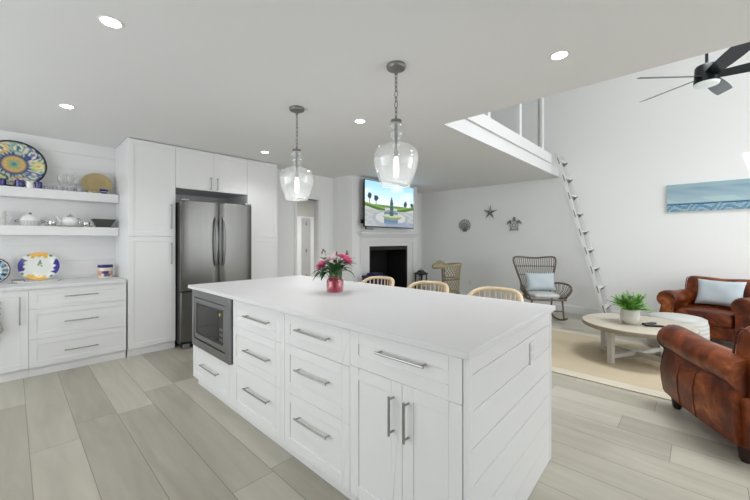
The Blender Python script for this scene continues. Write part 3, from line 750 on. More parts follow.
# ornament on the left cabinet door
wr = MB()
wr.tube([( -0.01 + 0.085 * math.cos(a), 0.0, -0.08 + 0.10 * math.sin(a)) for a in [2 * PI * i / 24 for i in range(24)]], [0.030 + 0.008 * math.sin(5 * i) for i in range(24)], 8, loop=True, flat=1.0)
for i in range(9):
    wr.ell((0.045 * math.sin(i * 2.1) + 0.015, 0.0, 0.02 + i * 0.018), (0.04, 0.025, 0.02), 10, 6)
o = wr.build('door_wreath', M_WREATH, loc=(-0.162, KF - 0.036, 0.61)); tag(o, 'grey wreath-like ornament hanging on the leftmost cabinet door', 'ornament')

# ------------------------------------------------------------------ glass pendants
def pendant(x, y, label):
    t = thing('pendant_light', label, 'pendant light', (x, y, CZ), 0, 'glass pendants over the island')
    MB().lathe([(0, 0), (0.062, 0), (0.066, -0.012), (0.060, -0.026), (0.030, -0.036), (0.012, -0.044), (0.010, -0.062), (0, -0.062)], 28).build('canopy', M_GUN, t)
    ch = MB(); z = -0.058
    for i in range(9):
        L_, W_ = (0.036, 0.0085) if i not in (4, 6) else (0.050, 0.012)
        pts = []
        for k in range(14):
            a = 2 * PI * k / 14; px = W_ * math.cos(a); pz = (L_ / 2) * math.sin(a)
            pts.append((px if i % 2 else 0, 0 if i % 2 else px, z - L_ / 2 + 0.003 + pz))
        ch.tube(pts, 0.0028, 6, loop=True); z -= L_ - 0.0075
    ch.build('chain', M_GUN, t)
    zt = z
    MB().lathe([(0, zt + 0.004), (0.008, zt), (0.007, zt - 0.018), (0.036, zt - 0.026), (0.038, zt - 0.034), (0.012, zt - 0.04), (0.009, -0.57), (0.016, -0.575), (0.017, -0.612), (0, -0.612)], 20).build('socket_stem', M_GUN, t)
    T = zt - 0.036; B = -0.812
    H = T - B
    prof = [(0.028, 0), (0.042, 0.04), (0.046, 0.075), (0.038, 0.11), (0.029, 0.135), (0.040, 0.165), (0.046, 0.195), (0.040, 0.235), (0.030, 0.285), (0.046, 0.325), (0.092, 0.365), (0.124, 0.41), (0.142, 0.47), (0.150, 0.54), (0.151, 0.60), (0.145, 0.69), (0.132, 0.79), (0.115, 0.89), (0.100, 0.97), (0.096, 1.0)]
    pr = [(p.x, p.z) for p in crspline([(r, 0, T - q * H) for r, q in prof], 4)]
    g = MB().lathe(pr, 48, caps=False).build('glass_shade', M_GLASS, t); g['label'] = 'clear seeded glass bottle-shaped shade'
    MB().lathe([(0.0975, B + 0.001), (0.100, B - 0.002), (0.1025, B + 0.002), (0.100, B + 0.005)], 40, caps=False).build('rim', M_GLASS, g)
    MB().lathe([(0.0, -0.612), (0.012, -0.614), (0.018, -0.64), (0.020, -0.70), (0.016, -0.75), (0, -0.757)], 20).build('bulb', M_BULB, t)
    return t
pendant(1.77, 1.475, 'nearer and larger-looking clear glass pendant in front of the television')
pendant(1.735, 2.59, 'farther clear glass pendant, over the far end of the island by the hall opening')
for x, y in ((1.77, 1.475), (1.735, 2.59)):
    l = bpy.data.lights.new('pendant_bulb_light', 'POINT'); l.energy = 1.2; l.shadow_soft_size = 0.03
    lo = bpy.data.objects.new('pendant_bulb_light', l); COL.objects.link(lo); lo.location = (x, y, CZ - 0.76)

# ------------------------------------------------------------------ fireplace
fp = thing('fireplace', 'white fireplace surround with a black firebox below the television', 'fireplace', (5.13, FY, 0))
def fx(x): return x - 5.13
s = MB()
s.b2(fx(4.36), fx(OPX0 + 0.01), -0.03, 0.0, 0, 1.40).b2(fx(OPX1 - 0.01), fx(5.96), -0.03, 0.0, 0, 1.40).b2(fx(OPX0), fx(OPX1), -0.03, 0.0, OPZ, 1.40)
s.build('surround', M_TRIM, fp, bevel=0.003)
s = MB()
s.b2(fx(4.36), fx(4.42), -0.045, -0.03, 0, 1.38).b2(fx(5.90), fx(5.96), -0.045, -0.03, 0, 1.38).b2(fx(4.42), fx(5.90), -0.045, -0.03, 1.30, 1.38)
s.build('frame_molding', M_TRIM, fp, bevel=0.003)
s = MB(); s.b2(fx(4.30), fx(6.02), -0.13, 0.0, 1.455, 1.49).b2(fx(4.33), fx(5.99), -0.10, 0.0, 1.425, 1.455).b2(fx(4.35), fx(5.97), -0.065, 0.0, 1.40, 1.425)
s.build('mantel', M_TRIM, fp, bevel=0.004)
b_ = MB()
a0, a1 = fx(OPX0) + 0.012, fx(OPX1) - 0.012
b_.b2(a0, a1, 0.55, 0.57, 0.0, OPZ - 0.02).b2(a0, a0 + 0.012, 0.0, 0.55, 0.0, OPZ - 0.02).b2(a1 - 0.012, a1, 0.0, 0.55, 0.0, OPZ - 0.02)
b_.b2(a0, a1, 0.0, 0.57, OPZ - 0.02, OPZ - 0.004).b2(a0, a1, 0.0, 0.55, 0.002, 0.03)
b_.build('firebox', M_FIRE, fp, smooth=False)
g = MB().b2(a0, a1, -0.012, -0.002, OPZ - 0.075, OPZ - 0.012)
g.b2(a0, a0 + 0.035, -0.012, -0.002, 0.0, OPZ - 0.075).b2(a1 - 0.035, a1, -0.012, -0.002, 0.0, OPZ - 0.075)
g.build('firebox_frame', M_BLACK, fp, bevel=0.002)
gr = MB()
for i in range(8): gr.tube([(-0.28 + i * 0.08, 0.12, 0.20), (-0.28 + i * 0.08, 0.12, 0.13), (-0.28 + i * 0.08, 0.42, 0.13)], 0.01, 6)
for sx in (-0.3, 0.3): gr.tube([(sx, 0.14, 0.03), (sx, 0.14, 0.13), (sx, 0.4, 0.13), (sx, 0.4, 0.03)], 0.012, 6)
gr.build('grate', M_BLACK, fp)
lm = mat('charred_log', (70, 44, 30), 0.9, var=0.4, scale=20, bump=0.4)
for y, z, r, a in ((0.18, 0.19, 0.045, 0.08), (0.30, 0.19, 0.05, -0.1), (0.24, 0.275, 0.045, 0.2)):
    MB().tube([(-0.32, y - a * 0.3, z), (0, y, z + 0.005), (0.32, y + a * 0.3, z)], [r, r * 1.08, r * 0.95], 12).build('log', lm, fp)
# television, on its wall mount above the mantel
tv = thing('television', 'wall-mounted television showing a fountain in a garden, above the fireplace', 'television', (5.08, 4.36, 2.01))
TW, TH = 0.735, 0.432
MB().b2(-TW, TW, 0.0, 0.035, -TH, TH).build('casing', M_BLACK, tv, bevel=0.004)
mb = MB(); nx, ny = 150, 88
vv = [[mb.bm.verts.new((-TW + 0.012 + (2 * TW - 0.024) * i / nx, -0.0015, -TH + 0.016 + (2 * TH - 0.028) * j / ny)) for i in range(nx + 1)] for j in range(ny + 1)]
for j in range(ny):
    for i in range(nx): mb.bm.faces.new((vv[j][i], vv[j][i + 1], vv[j + 1][i + 1], vv[j + 1][i]))
scr = mb.build('screen', M_SCREEN, tv, smooth=False)
def tvpic(co):
    u = (co.x + TW) / (2 * TW); v = (co.z + TH) / (2 * TH)
    n = math.sin(u * 37 + 5 * math.sin(v * 19)) * 0.5 + math.sin(v * 53 + u * 23) * 0.5
    col = lerp((226, 244, 250), (150, 205, 236), max(0, min(1, (v - 0.5) / 0.5)))
    cl = math.sin(u * 7 + v * 11) + 0.6 * math.sin(u * 15 - v * 23)
    if v > 0.62: col = lerp(col, (232, 243, 250), max(0, min(0.7, cl * 0.5)))
    if v < 0.50: col = (176, 196, 178)
    if v < 0.50 and v > 0.44: col = (92, 128, 66)
    if v < 0.44: col = (182, 184, 178)
    # hedges sweeping in from both sides
    for sgn, c0 in ((1, 0.0), (-1, 1.0)):
        uu = (u - c0) * sgn
        if 0 <= uu < 0.38 and 0.47 - 0.32 * uu - 0.02 < v < 0.50 - 0.25 * uu + 0.0: col = (70, 104, 44)
        if 0 <= uu < 0.38 and 0.50 - 0.25 * uu < v < 0.53 - 0.25 * uu: col = (120, 158, 80)
    if v < 0.38: col = lerp((176, 178, 174), (148, 154, 160), 0.5 + 0.5 * n)
    # trees
    for tx, tz, r in ((0.09, 0.66, 0.05), (0.21, 0.63, 0.055), (0.80, 0.56, 0.05), (0.95, 0.56, 0.045)):
        d = math.hypot((u - tx) * 1.15, (v - tz) * 0.72)
        if d < r * (0.85 + 0.15 * n): col = (36, 66, 74)
        if abs(u - tx) < 0.006 and 0.50 < v < tz: col = (60, 60, 54)
    # fountain basin and water
    d = math.hypot((u - 0.5) / 0.36, (v - 0.20) / 0.19)
    if d < 1: col = (150, 156, 160)
    d = math.hypot((u - 0.5) / 0.30, (v - 0.22) / 0.14)
    if d < 1: col = (92, 118, 140) if abs(u - 0.5) < 0.14 else (180, 184, 184)
    if math.hypot((u - 0.53) / 0.19, (v - 0.26) / 0.09) < 1 and v < 0.26: col = (124, 138, 110)
    if math.hypot((u - 0.53) / 0.20, (v - 0.27) / 0.035) < 1: col = (176, 186, 150)
    w_ = 0.020 + 0.016 * abs(math.sin(v * 26)) + (0.05 * max(0, 0.42 - v) if v < 0.42 else 0) if v < 0.63 else 0.012
    if 0.27 < v < 0.68 and abs(u - 0.51) < w_: col = (58, 84, 88)
    if 0.36 < v < 0.39 and abs(u - 0.51) < 0.09: col = (90, 104, 96)
    if v < 0.12 and u > 0.38: col = lerp(col, (120, 134, 160), 0.6)
    return col
paint_mesh(scr, tvpic)
mm = MB(); mm.b2(-0.25, 0.25, 0.036, 0.055, -0.2, 0.2).b2(-0.05, 0.05, 0.055, 0.11, -0.05, 0.05).b2(-0.15, 0.15, 0.11, 0.139, -0.18, 0.18)
mm.build('wall_mount', M_BLACK, tv)
mm = MB().b2(-TW - 0.04, -TW + 0.02, 0.036, 0.06, -TH + 0.06, -TH + 0.13); mm.build('cable_box', M_BLACK, tv, bevel=0.002)
sb = MB().b2(-TW + 0.06, -TW + 0.26, 0.02, 0.045, -TH - 0.045, -TH - 0.03).b2(-TW + 0.06, -TW + 0.075, 0.02, 0.045, -TH - 0.03, -TH); sb.build('angle_piece', M_BLACK, tv)
# lantern and navy box by the hearth
ln = thing('lantern', 'black metal lantern with a white candle right of the fireplace', 'lantern', (5.96, 4.28, 0.0))
R_ = 0.095
MB().b2(-R_, R_, -R_, R_, 0, 0.03).build('base', M_BLACK, ln, bevel=0.003)
p = MB()
for sx in (-1, 1):
    for sy in (-1, 1): p.b2(sx * R_ - 0.012 * (sx > 0) * 2 + 0.0, sx * R_ + 0.024 * (sx < 0), sy * R_ - 0.024 * (sy > 0), sy * R_ + 0.024 * (sy < 0), 0.03, 0.62)
for zz in (0.33, 0.61): p.b2(-R_, R_, -R_, -R_ + 0.012, zz, zz + 0.012).b2(-R_, R_, R_ - 0.012, R_, zz, zz + 0.012).b2(-R_, -R_ + 0.012, -R_, R_, zz, zz + 0.012).b2(R_ - 0.012, R_, -R_, R_, zz, zz + 0.012)
p.build('frame', M_BLACK, ln)
gp = MB()
for q in range(4):
    a = q * PI / 2; gp.box((math.cos(a) * (R_ - 0.008), math.sin(a) * (R_ - 0.008), 0.325), (0.003, 2 * R_ - 0.05, 0.56), rz=a)
gp.build('glass_pane', M_GLASS2, ln)
MB().rings([[Vector((sx * a, sy * a, z)) for sx, sy in ((-1, -1), (1, -1), (1, 1), (-1, 1))] for a, z in ((R_ + 0.012, 0.62), (R_ + 0.012, 0.635), (0.05, 0.68), (0.04, 0.70))]).build('roof', M_BLACK, ln, smooth=False)
MB().tube(arcpts(lambda q: (0.045 * math.cos(PI * q), 0, 0.70 + 0.035 * math.sin(PI * q)), 12), 0.004, 6).build('handle', M_BLACK, ln)
MB().lathe([(0, 0.031), (0.052, 0.031), (0.052, 0.40), (0.042, 0.405), (0, 0.335)], 24).build('candle', M_WCER, ln)
nb = thing('storage_box', 'navy blue lidded box on the floor left of the fireplace opening', 'storage box', (4.485, 4.24, 0))
MB().b2(-0.18, 0.18, -0.14, 0.14, 0.0, 0.66).build('body', M_NAVYF, nb, bevel=0.012)
MB().b2(-0.19, 0.19, -0.15, 0.15, 0.66, 0.70).build('lid', M_NAVYF, nb, bevel=0.01)
MB().b2(-0.11, 0.12, -0.10, 0.10, 0.70, 0.745).build('top_pad', M_NAVYF, nb, bevel=0.015)
for sx in (-1, 1): MB().tube(arcpts(lambda q: (sx * (0.185 + 0.03 * math.sin(PI * q)), -0.07 + 0.14 * q, 0.52), 10), 0.008, 6).build('handle', M_GUN, nb)

# ------------------------------------------------------------------ wall ornaments on the far wall
def wallmap(y, z, d): return (-d, -y, z)     # local: u to the viewer's right, v up, d out of the wall
# scallop shell
t = thing('shell_ornament', 'pewter scallop shell wall ornament, leftmost of the three sea ornaments', 'wall ornament', (XF - 0.004, 3.805, 1.655), 0, 'metal sea ornaments')
mb = MB(); nf = 13
for i in range(nf):
    a = math.radians(-48 + (276.0) * i / (nf - 1)); L_ = 0.128 * (1 + 0.04 * math.cos(i * PI))
    x1, z1 = math.cos(a) * L_, math.sin(a) * L_ * 0.96 + 0.012
    mb.tube([wallmap(0.012 * math.cos(a), -0.098 + 0.02 * abs(math.sin(a)), 0.014), wallmap(x1 * 0.55, -0.055 + (z1 + 0.055) * 0.55, 0.026), wallmap(x1, z1, 0.012)], [0.004, 0.006, 0.008], 7)
mb.tube([wallmap(math.cos(math.radians(-50 + 280 * i / 30)) * 0.134, math.sin(math.radians(-50 + 280 * i / 30)) * 0.130 + 0.012, 0.010) for i in range(31)], 0.006, 6)
mb.tube([wallmap(math.cos(math.radians(-10 + 200 * i / 24)) * 0.085, math.sin(math.radians(-10 + 200 * i / 24)) * 0.075 - 0.02, 0.022) for i in range(25)], 0.004, 6)
mb.build('ribs', M_GUN, t)
mb = MB().prism([(-0.05, -0.125), (0.05, -0.125), (0.058, -0.095), (0.03, -0.08), (-0.03, -0.08), (-0.058, -0.095)], 0.002, 0.018, wallmap)
mb.build('hinge_plate', M_GUN, t, bevel=0.003)
# starfish
t = MB(); pts = []
for i in range(10):
    a = PI / 2 + i * PI / 5 - 0.06; r = 0.165 if i % 2 == 0 else 0.045
    pts.append((r * math.cos(a), r * math.sin(a)))
outer = [Vector(wallmap(u, v, 0.004)) for u, v in pts]
ov = [t.bm.verts.new(p) for p in outer]; bv = [t.bm.verts.new(p + Vector((0.003, 0, 0))) for p in outer]; cv = t.bm.verts.new(wallmap(0, 0, 0.040))
for i in range(10):
    t._face([ov[i], ov[(i + 1) % 10], cv]); t._face([ov[i], bv[i], bv[(i + 1) % 10], ov[(i + 1) % 10]])
t._face(list(reversed(bv)))
for i in range(5):
    a = PI / 2 + i * 2 * PI / 5 - 0.06
    for k in range(1, 7): t.ell(wallmap(0.024 * k * math.cos(a), 0.024 * k * math.sin(a), 0.040 - 0.0052 * k), (0.006, 0.006, 0.006), 8, 5)
o = t.build('starfish_ornament', M_GUN, loc=(XF - 0.004, 3.215, 1.93), smooth=False); tag(o, 'pewter starfish wall ornament, highest of the three sea ornaments', 'wall ornament', 'metal sea ornaments')
# turtle
t = thing('turtle_ornament', 'pewter sea turtle wall ornament, rightmost of the three sea ornaments', 'wall ornament', (XF - 0.004, 2.705, 1.66), 0, 'metal sea ornaments')
mb = MB(); N_ = 28
mb.tube([wallmap(0.080 * math.cos(2 * PI * i / N_) * (1 + 0.10 * math.sin(2 * PI * i / N_)), 0.095 * math.sin(2 * PI * i / N_) - 0.025, 0.014) for i in range(N_)], 0.0075, 6, loop=True)
hexp = [(0.034 * math.cos(PI / 6 + PI / 3 * i), 0.042 * math.sin(PI / 6 + PI / 3 * i) - 0.022) for i in range(6)]
mb.tube([wallmap(u, v, 0.020) for u, v in hexp], 0.0055, 6, loop=True)
for i, (u, v) in enumerate(hexp):
    a = PI / 6 + PI / 3 * i; mb.tube([wallmap(u, v, 0.02), wallmap(0.080 * math.cos(a), 0.095 * math.sin(a) - 0.025, 0.014)], 0.005, 6)
mb.build('shell_frame', M_GUN, t)
def plate(nm, pts):
    return MB().prism(pts, 0.002, 0.016, wallmap).build(nm, M_GUN, t, bevel=0.004)
plate('head', [(-0.022, 0.066), (-0.028, 0.09), (-0.030, 0.118), (-0.016, 0.142), (0.0, 0.15), (0.016, 0.142), (0.030, 0.118), (0.028, 0.09), (0.022, 0.066)])
for s_ in (-1, 1):
    P_ = [(0.058, 0.052), (0.075, 0.088), (0.105, 0.082), (0.135, 0.045), (0.148, -0.012), (0.128, 0.004), (0.100, 0.022), (0.076, 0.022)]
    plate('flipper', [(s_ * u, v) for u, v in (P_ if s_ > 0 else P_[::-1])])
    P_ = [(0.050, -0.098), (0.078, -0.082), (0.086, -0.11), (0.084, -0.145), (0.068, -0.128)]
    plate('flipper', [(s_ * u, v) for u, v in (P_ if s_ > 0 else P_[::-1])])
o = thing('wall_outlet', 'small white outlet plate low on the far wall between the wicker chairs', 'outlet', (XF, 3.68, 0.40))
MB().b2(-0.005, 0, -0.036, 0.036, -0.058, 0.058).build('plate', M_TRIM, o, bevel=0.002)
so = MB()
for s_ in (-1, 1): so.b2(-0.0065, -0.005, -0.017, 0.017, s_ * 0.024 - 0.014, s_ * 0.024 + 0.014)
so.build('socket', M_FRAME, o)
# seascape canvas
cvs = thing('canvas_painting', 'long panoramic canvas of a blue sea and sky on the right wall', 'painting', (XF - 0.035, -0.43, 1.972))
AW, AH = 0.78, 0.207
MB().b2(-0.0005, 0.034, -AW, AW, -AH, AH).build('stretcher_frame', mat('canvas_edge', (176, 196, 200), 0.8), cvs)
mb = MB(); nx, ny = 170, 46
vv = [[mb.bm.verts.new((-0.001, AW - 2 * AW * i / nx, -AH + 2 * AH * j / ny)) for i in range(nx + 1)] for j in range(ny + 1)]
for j in range(ny):
    for i in range(nx): mb.bm.faces.new((vv[j][i], vv[j][i + 1], vv[j + 1][i + 1], vv[j + 1][i]))
pc = mb.build('painted_canvas', M_CANVAS, cvs, smooth=False)
def sea(co):
    u = (AW - co.y) / (2 * AW); v = (co.z + AH) / (2 * AH)
    n = math.sin(u * 22 + 3 * math.sin(v * 9)) * 0.5 + 0.5
    if v > 0.30:
        c_ = lerp((166, 190, 196), (120, 150, 172), min(1, max(0, (v - 0.3) / 0.7)) * (0.6 + 0.4 * n))
        if v > 0.86: c_ = lerp(c_, (158, 184, 188), 0.7)
        if 0.33 < v < 0.5 and math.sin(u * 14 + v * 6) > 0.1: c_ = lerp(c_, (176, 200, 198), 0.7)
        return c_
    if v > 0.245: return (44, 92, 128)
    k = math.sin(v * 130 + 2.2 * math.sin(u * 34) + u * 30)
    return (52, 104, 140) if k > 0.35 else ((196, 214, 216) if k < -0.72 else (104, 150, 172))
paint_mesh(pc, sea)

# ------------------------------------------------------------------ ladder to the loft
ld = thing('loft_ladder', 'white wooden ladder leaning from the living room floor to the loft', 'ladder', (6.75, 1.06, 0))
M_LAD = mat('white_ladder_paint', (222, 222, 221), 0.5, var=0.02)
M_LADGREY = mat('grey_ladder_parts', (120, 119, 117), 0.6, 0.1, 0.05)
dy, dz = 0.76, 2.86; ang = math.atan2(dy, dz)
for s_ in (-1, 1):
    R = Matrix.Rotation(-ang, 3, 'X')
    MB().box((s_ * 0.19, dy / 2, dz / 2 + 0.01), (0.026, 0.062, math.hypot(dy, dz)), rot=R).build('rail', M_LAD, ld, bevel=0.002)
for i in range(9):
    z = 0.235 + i * 0.3125; y = dy * z / dz
    MB().b2(-0.178, 0.178, y - 0.045, y + 0.045, z - 0.010, z + 0.010).build('tread', M_LAD, ld, bevel=0.002)
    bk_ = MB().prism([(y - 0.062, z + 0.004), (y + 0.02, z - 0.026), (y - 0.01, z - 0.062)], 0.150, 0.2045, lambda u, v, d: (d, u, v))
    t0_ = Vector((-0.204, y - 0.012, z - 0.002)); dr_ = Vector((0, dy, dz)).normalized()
    MB().tube([t0_ - dr_ * 0.075, t0_ + dr_ * 0.045], 0.008, 6).build('rail_strip', M_LADGREY, ld)
    bk_.build('angle_piece', M_LADGREY, ld)  # grey wedge under each tread, grey strip along one rail
# loft guard: posts, top rail, cap, and beaded garland
lg = thing('loft_guard_rail', 'white post guard rail along the loft edge', 'guard rail', (4.7, 1.935, 2.78))
MB().b2(-1.65, 1.50, -0.02, 0.02, 0.92, 0.965).build('top_rail', M_TRIM, lg, bevel=0.003)
for x in (4.10, 5.15):
    MB().b2(x - 4.7 - 0.04, x - 4.7 + 0.04, -0.034, 0.034, 0.0, 0.92).build('post', M_TRIM, lg, bevel=0.003)
MB().b2(6.15 - 4.7 - 0.045, 6.15 - 4.7 + 0.045, -0.036, 0.036, 0.0, 0.965).build('post', M_TRIM, lg, bevel=0.003)
MB().b2(6.15 - 4.7 - 0.065, 6.15 - 4.7 + 0.065, -0.055, 0.055, 0.965, 0.995).build('post_cap', M_TRIM, lg, bevel=0.004)
gb = MB()
M_BEAD = mat('grey_white_beads', (168, 168, 164), 0.5, var=0.2)
for i in range(26):
    gb.ell((0, 0, -0.02 - i * 0.034), (0.024, 0.024, 0.015), 10, 6)
gb.tube([(0, 0, 0.06), (0, 0, -0.9)], 0.004, 6)
o = gb.build('bead_garland', M_BEAD, loc=(5.93, 1.895, 3.69)); tag(o, 'strand of grey beads hanging from the loft rail beside its end post', 'garland')

# ------------------------------------------------------------------ rattan stools at the island
def stool_geo():
    t = thing('counter_stool', 'natural rattan counter stool nearest the near end of the island', 'stool', (2.53, 1.175, 0), 0, 'rattan stools behind the island')
    # local +x is the back; sitter faces -x
    MB().lathe([(0, 0.625), (0.20, 0.625), (0.215, 0.64), (0.21, 0.66), (0, 0.665)], 28, sx=0.95, sy=1.0).build('seat', M_TAN, t)
    for sx in (-1, 1):
        for sy in (-1, 1):
            MB().tube([(sx * 0.14, sy * 0.14, 0.63), (sx * 0.19, sy * 0.19, 0.0)], [0.016, 0.013], 10).build('leg', M_TAN, t)
    MB().tube([(0.175 * math.cos(a) * 1.35, 0.175 * math.sin(a) * 1.35 * 0.9, 0.24) for a in [PI / 4 + PI / 2 * i for i in range(4)]], 0.009, 8, loop=True).build('footrest', M_TAN, t)
    def rail(q, z, r=0.235):
        a = -1.25 + 2.5 * q
        return (r * math.cos(a) * 0.95, r * math.sin(a), z - 0.085 * abs(2 * q - 1) ** 4)
    MB().tube(arcpts(lambda q: rail(q, 0.925), 27), [0.016] * 27, 10).build('top_rail', M_TAN, t)
    MB().tube(arcpts(lambda q: (0.215 * math.cos(-1.35 + 2.7 * q) * 0.95, 0.215 * math.sin(-1.35 + 2.7 * q), 0.672), 27), 0.012, 8).build('lower_rail', M_TAN, t)
    for i in range(13):
        q = 0.04 + 0.92 * i / 12; a = rail(q, 0.918); b = (a[0] * 0.92, a[1] * 0.92, 0.672)
        MB().tube([b, a], 0.0065, 7).build('spindle', M_TAN, t)
    return t
st = stool_geo()
dup(st, (2.52, 1.81, 0), 0.0, 'natural rattan counter stool in the middle of the row of three')
dup(st, (2.52, 2.44, 0), 0.0, 'natural rattan counter stool in front of the fireplace, nearest the flowers')

# ------------------------------------------------------------------ rattan rocking chair
def rocker(loc, rz, label):
    t = thing('rocking_chair', label, 'rocking chair', loc, rz)
    # local +x forward
    out = crspline([(-0.20, 0.20, 0.38), (-0.255, 0.265, 0.60), (-0.32, 0.335, 0.84), (-0.36, 0.362, 0.985), (-0.37, 0.30, 1.035), (-0.37, 0.0, 1.015), (-0.37, -0.30, 1.035), (-0.36, -0.362, 0.985), (-0.32, -0.335, 0.84), (-0.255, -0.265, 0.60), (-0.20, -0.20, 0.38)], 5)
    MB().tube(out, 0.0155, 9).build('back_frame', M_RATTAN, t)
    def bw(z):
        P = [(0.38, 0.20, -0.20), (0.60, 0.265, -0.255), (0.84, 0.335, -0.32), (0.985, 0.355, -0.36), (1.03, 0.355, -0.37)]
        for i in range(4):
            if P[i][0] <= z <= P[i + 1][0]:
                q = (z - P[i][0]) / (P[i + 1][0] - P[i][0]); return P[i][1] + (P[i + 1][1] - P[i][1]) * q, P[i][2] + (P[i + 1][2] - P[i][2]) * q
        return 0.2, -0.2
    cr_ = MB()
    for z in (0.50, 0.72, 0.87):
        w_, x_ = bw(z); cr_.tube([(x_ - 0.02 * (1 - (k / 4 - 1) ** 2), -w_ + 2 * w_ * k / 8, z) for k in range(9)], 0.009, 7)
    cr_.build('cross_rail', M_RATTAN, t)
    for i in range(19):
        q = -0.94 + 1.88 * i / 18; pts = []
        for z in (0.40, 0.60, 0.80, 0.93, 1.015):
            w_, x_ = bw(z); pts.append((x_ - 0.018 * (1 - q * q), q * w_, z))
        MB().tube(pts, 0.0058, 6).build('spindle', M_RATTAN, t)
    seat = crspline([(-0.20, 0.20, 0.375), (0.05, 0.27, 0.365), (0.28, 0.27, 0.37), (0.31, 0.22, 0.372), (0.31, -0.22, 0.372), (0.28, -0.27, 0.37), (0.05, -0.27, 0.365), (-0.20, -0.20, 0.375)], 5, loop=True)
    MB().tube(seat, 0.016, 9, loop=True).build('seat_frame', M_RATTAN, t)
    for s_ in (-1, 1):
        arm = crspline([(-0.245, s_ * 0.255, 0.56), (-0.14, s_ * 0.30, 0.595), (0.06, s_ * 0.35, 0.605), (0.23, s_ * 0.365, 0.585), (0.32, s_ * 0.345, 0.52), (0.31, s_ * 0.29, 0.43), (0.27, s_ * 0.265, 0.375)], 5)
        a_ = MB().tube(arm, 0.016, 9).build('armrest', M_RATTAN, t)
        ar = MB()
        for k in range(1, 16):
            q = k / 16; top = arm[int(q * (len(arm) - 6))]
            x0 = -0.19 + 0.46 * q; ar.tube([(x0, s_ * (0.215 + 0.055 * min(1, q * 2)), 0.375), ((x0 + top.x) / 2, (s_ * 0.26 + top.y) / 2 + s_ * 0.03, (0.375 + top.z) / 2), top], 0.0045, 6)
        ar.build('arm_spindles', M_RATTAN, a_)
        rk = arcpts(lambda q: (-0.42 + 0.84 * q, s_ * 0.24, 0.016 + 0.085 * (2 * q - 1) ** 2), 17)
        MB().tube(rk, 0.015, 8).build('rocker', M_RATTAN, t)
        for x0, x1 in ((0.25, 0.31), (-0.17, -0.26)):
            zq = 0.016 + 0.085 * ((x1 + 0.42) / 0.84 * 2 - 1) ** 2
            MB().tube([(x0, s_ * 0.235, 0.37), (x1, s_ * 0.24, zq)], 0.015, 8).build('leg', M_RATTAN, t)
    MB().tube([(0.28, -0.24, 0.19), (0.28, 0.24, 0.19)], 0.011, 8).build('stretcher', M_RATTAN, t)
    cm = MB()
    cm.rings([[Vector((0.045 + 0.245 * sx * k, 0.225 * sy * k, z)) for sx, sy in ((-1, -0.9), (-0.5, -1), (0.5, -1.02), (1, -0.95), (1.04, 0), (1, 0.95), (0.5, 1.02), (-0.5, 1), (-1, 0.9), (-1.02, 0))] for k, z in ((0.90, 0.386), (1.0, 0.40), (1.0, 0.435), (0.9, 0.452), (0.4, 0.46))])
    o = cm.build('seat_cushion', M_CUSH, t, sub=1); o['label'] = 'pale grey seat cushion'
    return t
RK = (6.17, 1.935, 0); RKZ = math.radians(216)
rocker(RK, RKZ, 'grey-brown rattan rocking chair with a cushion against the far wall')
def pillow(name, label, loc, rot, w_, h_, th, m, stripe=None):
    mb = MB(); n = 14; top = []; bot = []
    for j in range(n + 1):
        rt = []; rb = []
        for i in range(n + 1):
            u = -1 + 2 * i / n; v = -1 + 2 * j / n
            pin = 1 - 0.09 * (1 - abs(u) ** 2) * abs(v) ** 3; pin2 = 1 - 0.09 * (1 - abs(v) ** 2) * abs(u) ** 3
            e = (max(0, 1 - u ** 4) * max(0, 1 - v ** 4)) ** 0.55
            x, y = u * w_ / 2 * pin2, v * h_ / 2 * pin
            rt.append(mb.bm.verts.new((x, y, th / 2 * e + 0.001 + 0.004 * math.sin(5 * u + 3 * v) * e))); rb.append(mb.bm.verts.new((x, y, -th / 2 * e - 0.001)))
        top.append(rt); bot.append(rb)
    for j in range(n):
        for i in range(n):
            mb._face([top[j][i], top[j][i + 1], top[j + 1][i + 1], top[j + 1][i]]); mb._face([bot[j][i], bot[j + 1][i], bot[j + 1][i + 1], bot[j][i + 1]])
    for i in range(n):
        mb._face([top[0][i], bot[0][i], bot[0][i + 1], top[0][i + 1]]); mb._face([top[n][i], top[n][i + 1], bot[n][i + 1], bot[n][i]])
        mb._face([top[i][0], top[i + 1][0], bot[i + 1][0], bot[i][0]]); mb._face([top[i][n], bot[i][n], bot[i + 1][n], top[i + 1][n]])
    o = mb.build(name, m, angle=70); o.location = loc; o.rotation_euler = rot
    return tag(o, label, 'pillow')
Mr = Matrix.Translation(RK) @ Matrix.Rotation(RKZ, 4, 'Z') @ Matrix.Translation((-0.115, 0.02, 0.618)) @ Matrix.Rotation(PI / 2, 4, 'Z') @ Matrix.Rotation(math.radians(72), 4, 'X')
o = pillow('throw_pillow', 'pale grey-blue lumbar pillow on the rattan rocking chair', Mr.to_translation(), Mr.to_euler(), 0.50, 0.32, 0.13, M_PILLOW)

# ------------------------------------------------------------------ woven wicker chair seen behind the stools
wc = thing('wicker_chair', 'woven wicker barrel chair behind the stools, right of the fireplace', 'chair', (5.60, 3.44, 0), math.radians(118))
def shell(q, s_):   # q 0..1 around the back, s_ 0..1 up; local +x forward
    a = math.radians(78 + 204 * q)
    c_ = math.sin(PI * q)
    top = 0.84 + 0.05 * c_ ** 0.5
    z = 0.36 + (top - 0.36) * s_
    fl = 1.0 + 0.16 * s_ ** 2
    return Vector((0.235 * math.cos(a) * fl, 0.235 * math.sin(a) * fl, z))
lat = MB()
NQ = 34
for i in range(-12, NQ + 1, 2):
    for sgn in (1, -1):
        pts = []
        for k in range(9):
            q = (i + sgn * 0 + (k / 8 * 12 if sgn > 0 else 12 - k / 8 * 12)) / NQ
            if 0 <= q <= 1: pts.append(shell(q, k / 8))
        if len(pts) > 1: lat.tube(pts, 0.0065, 5)
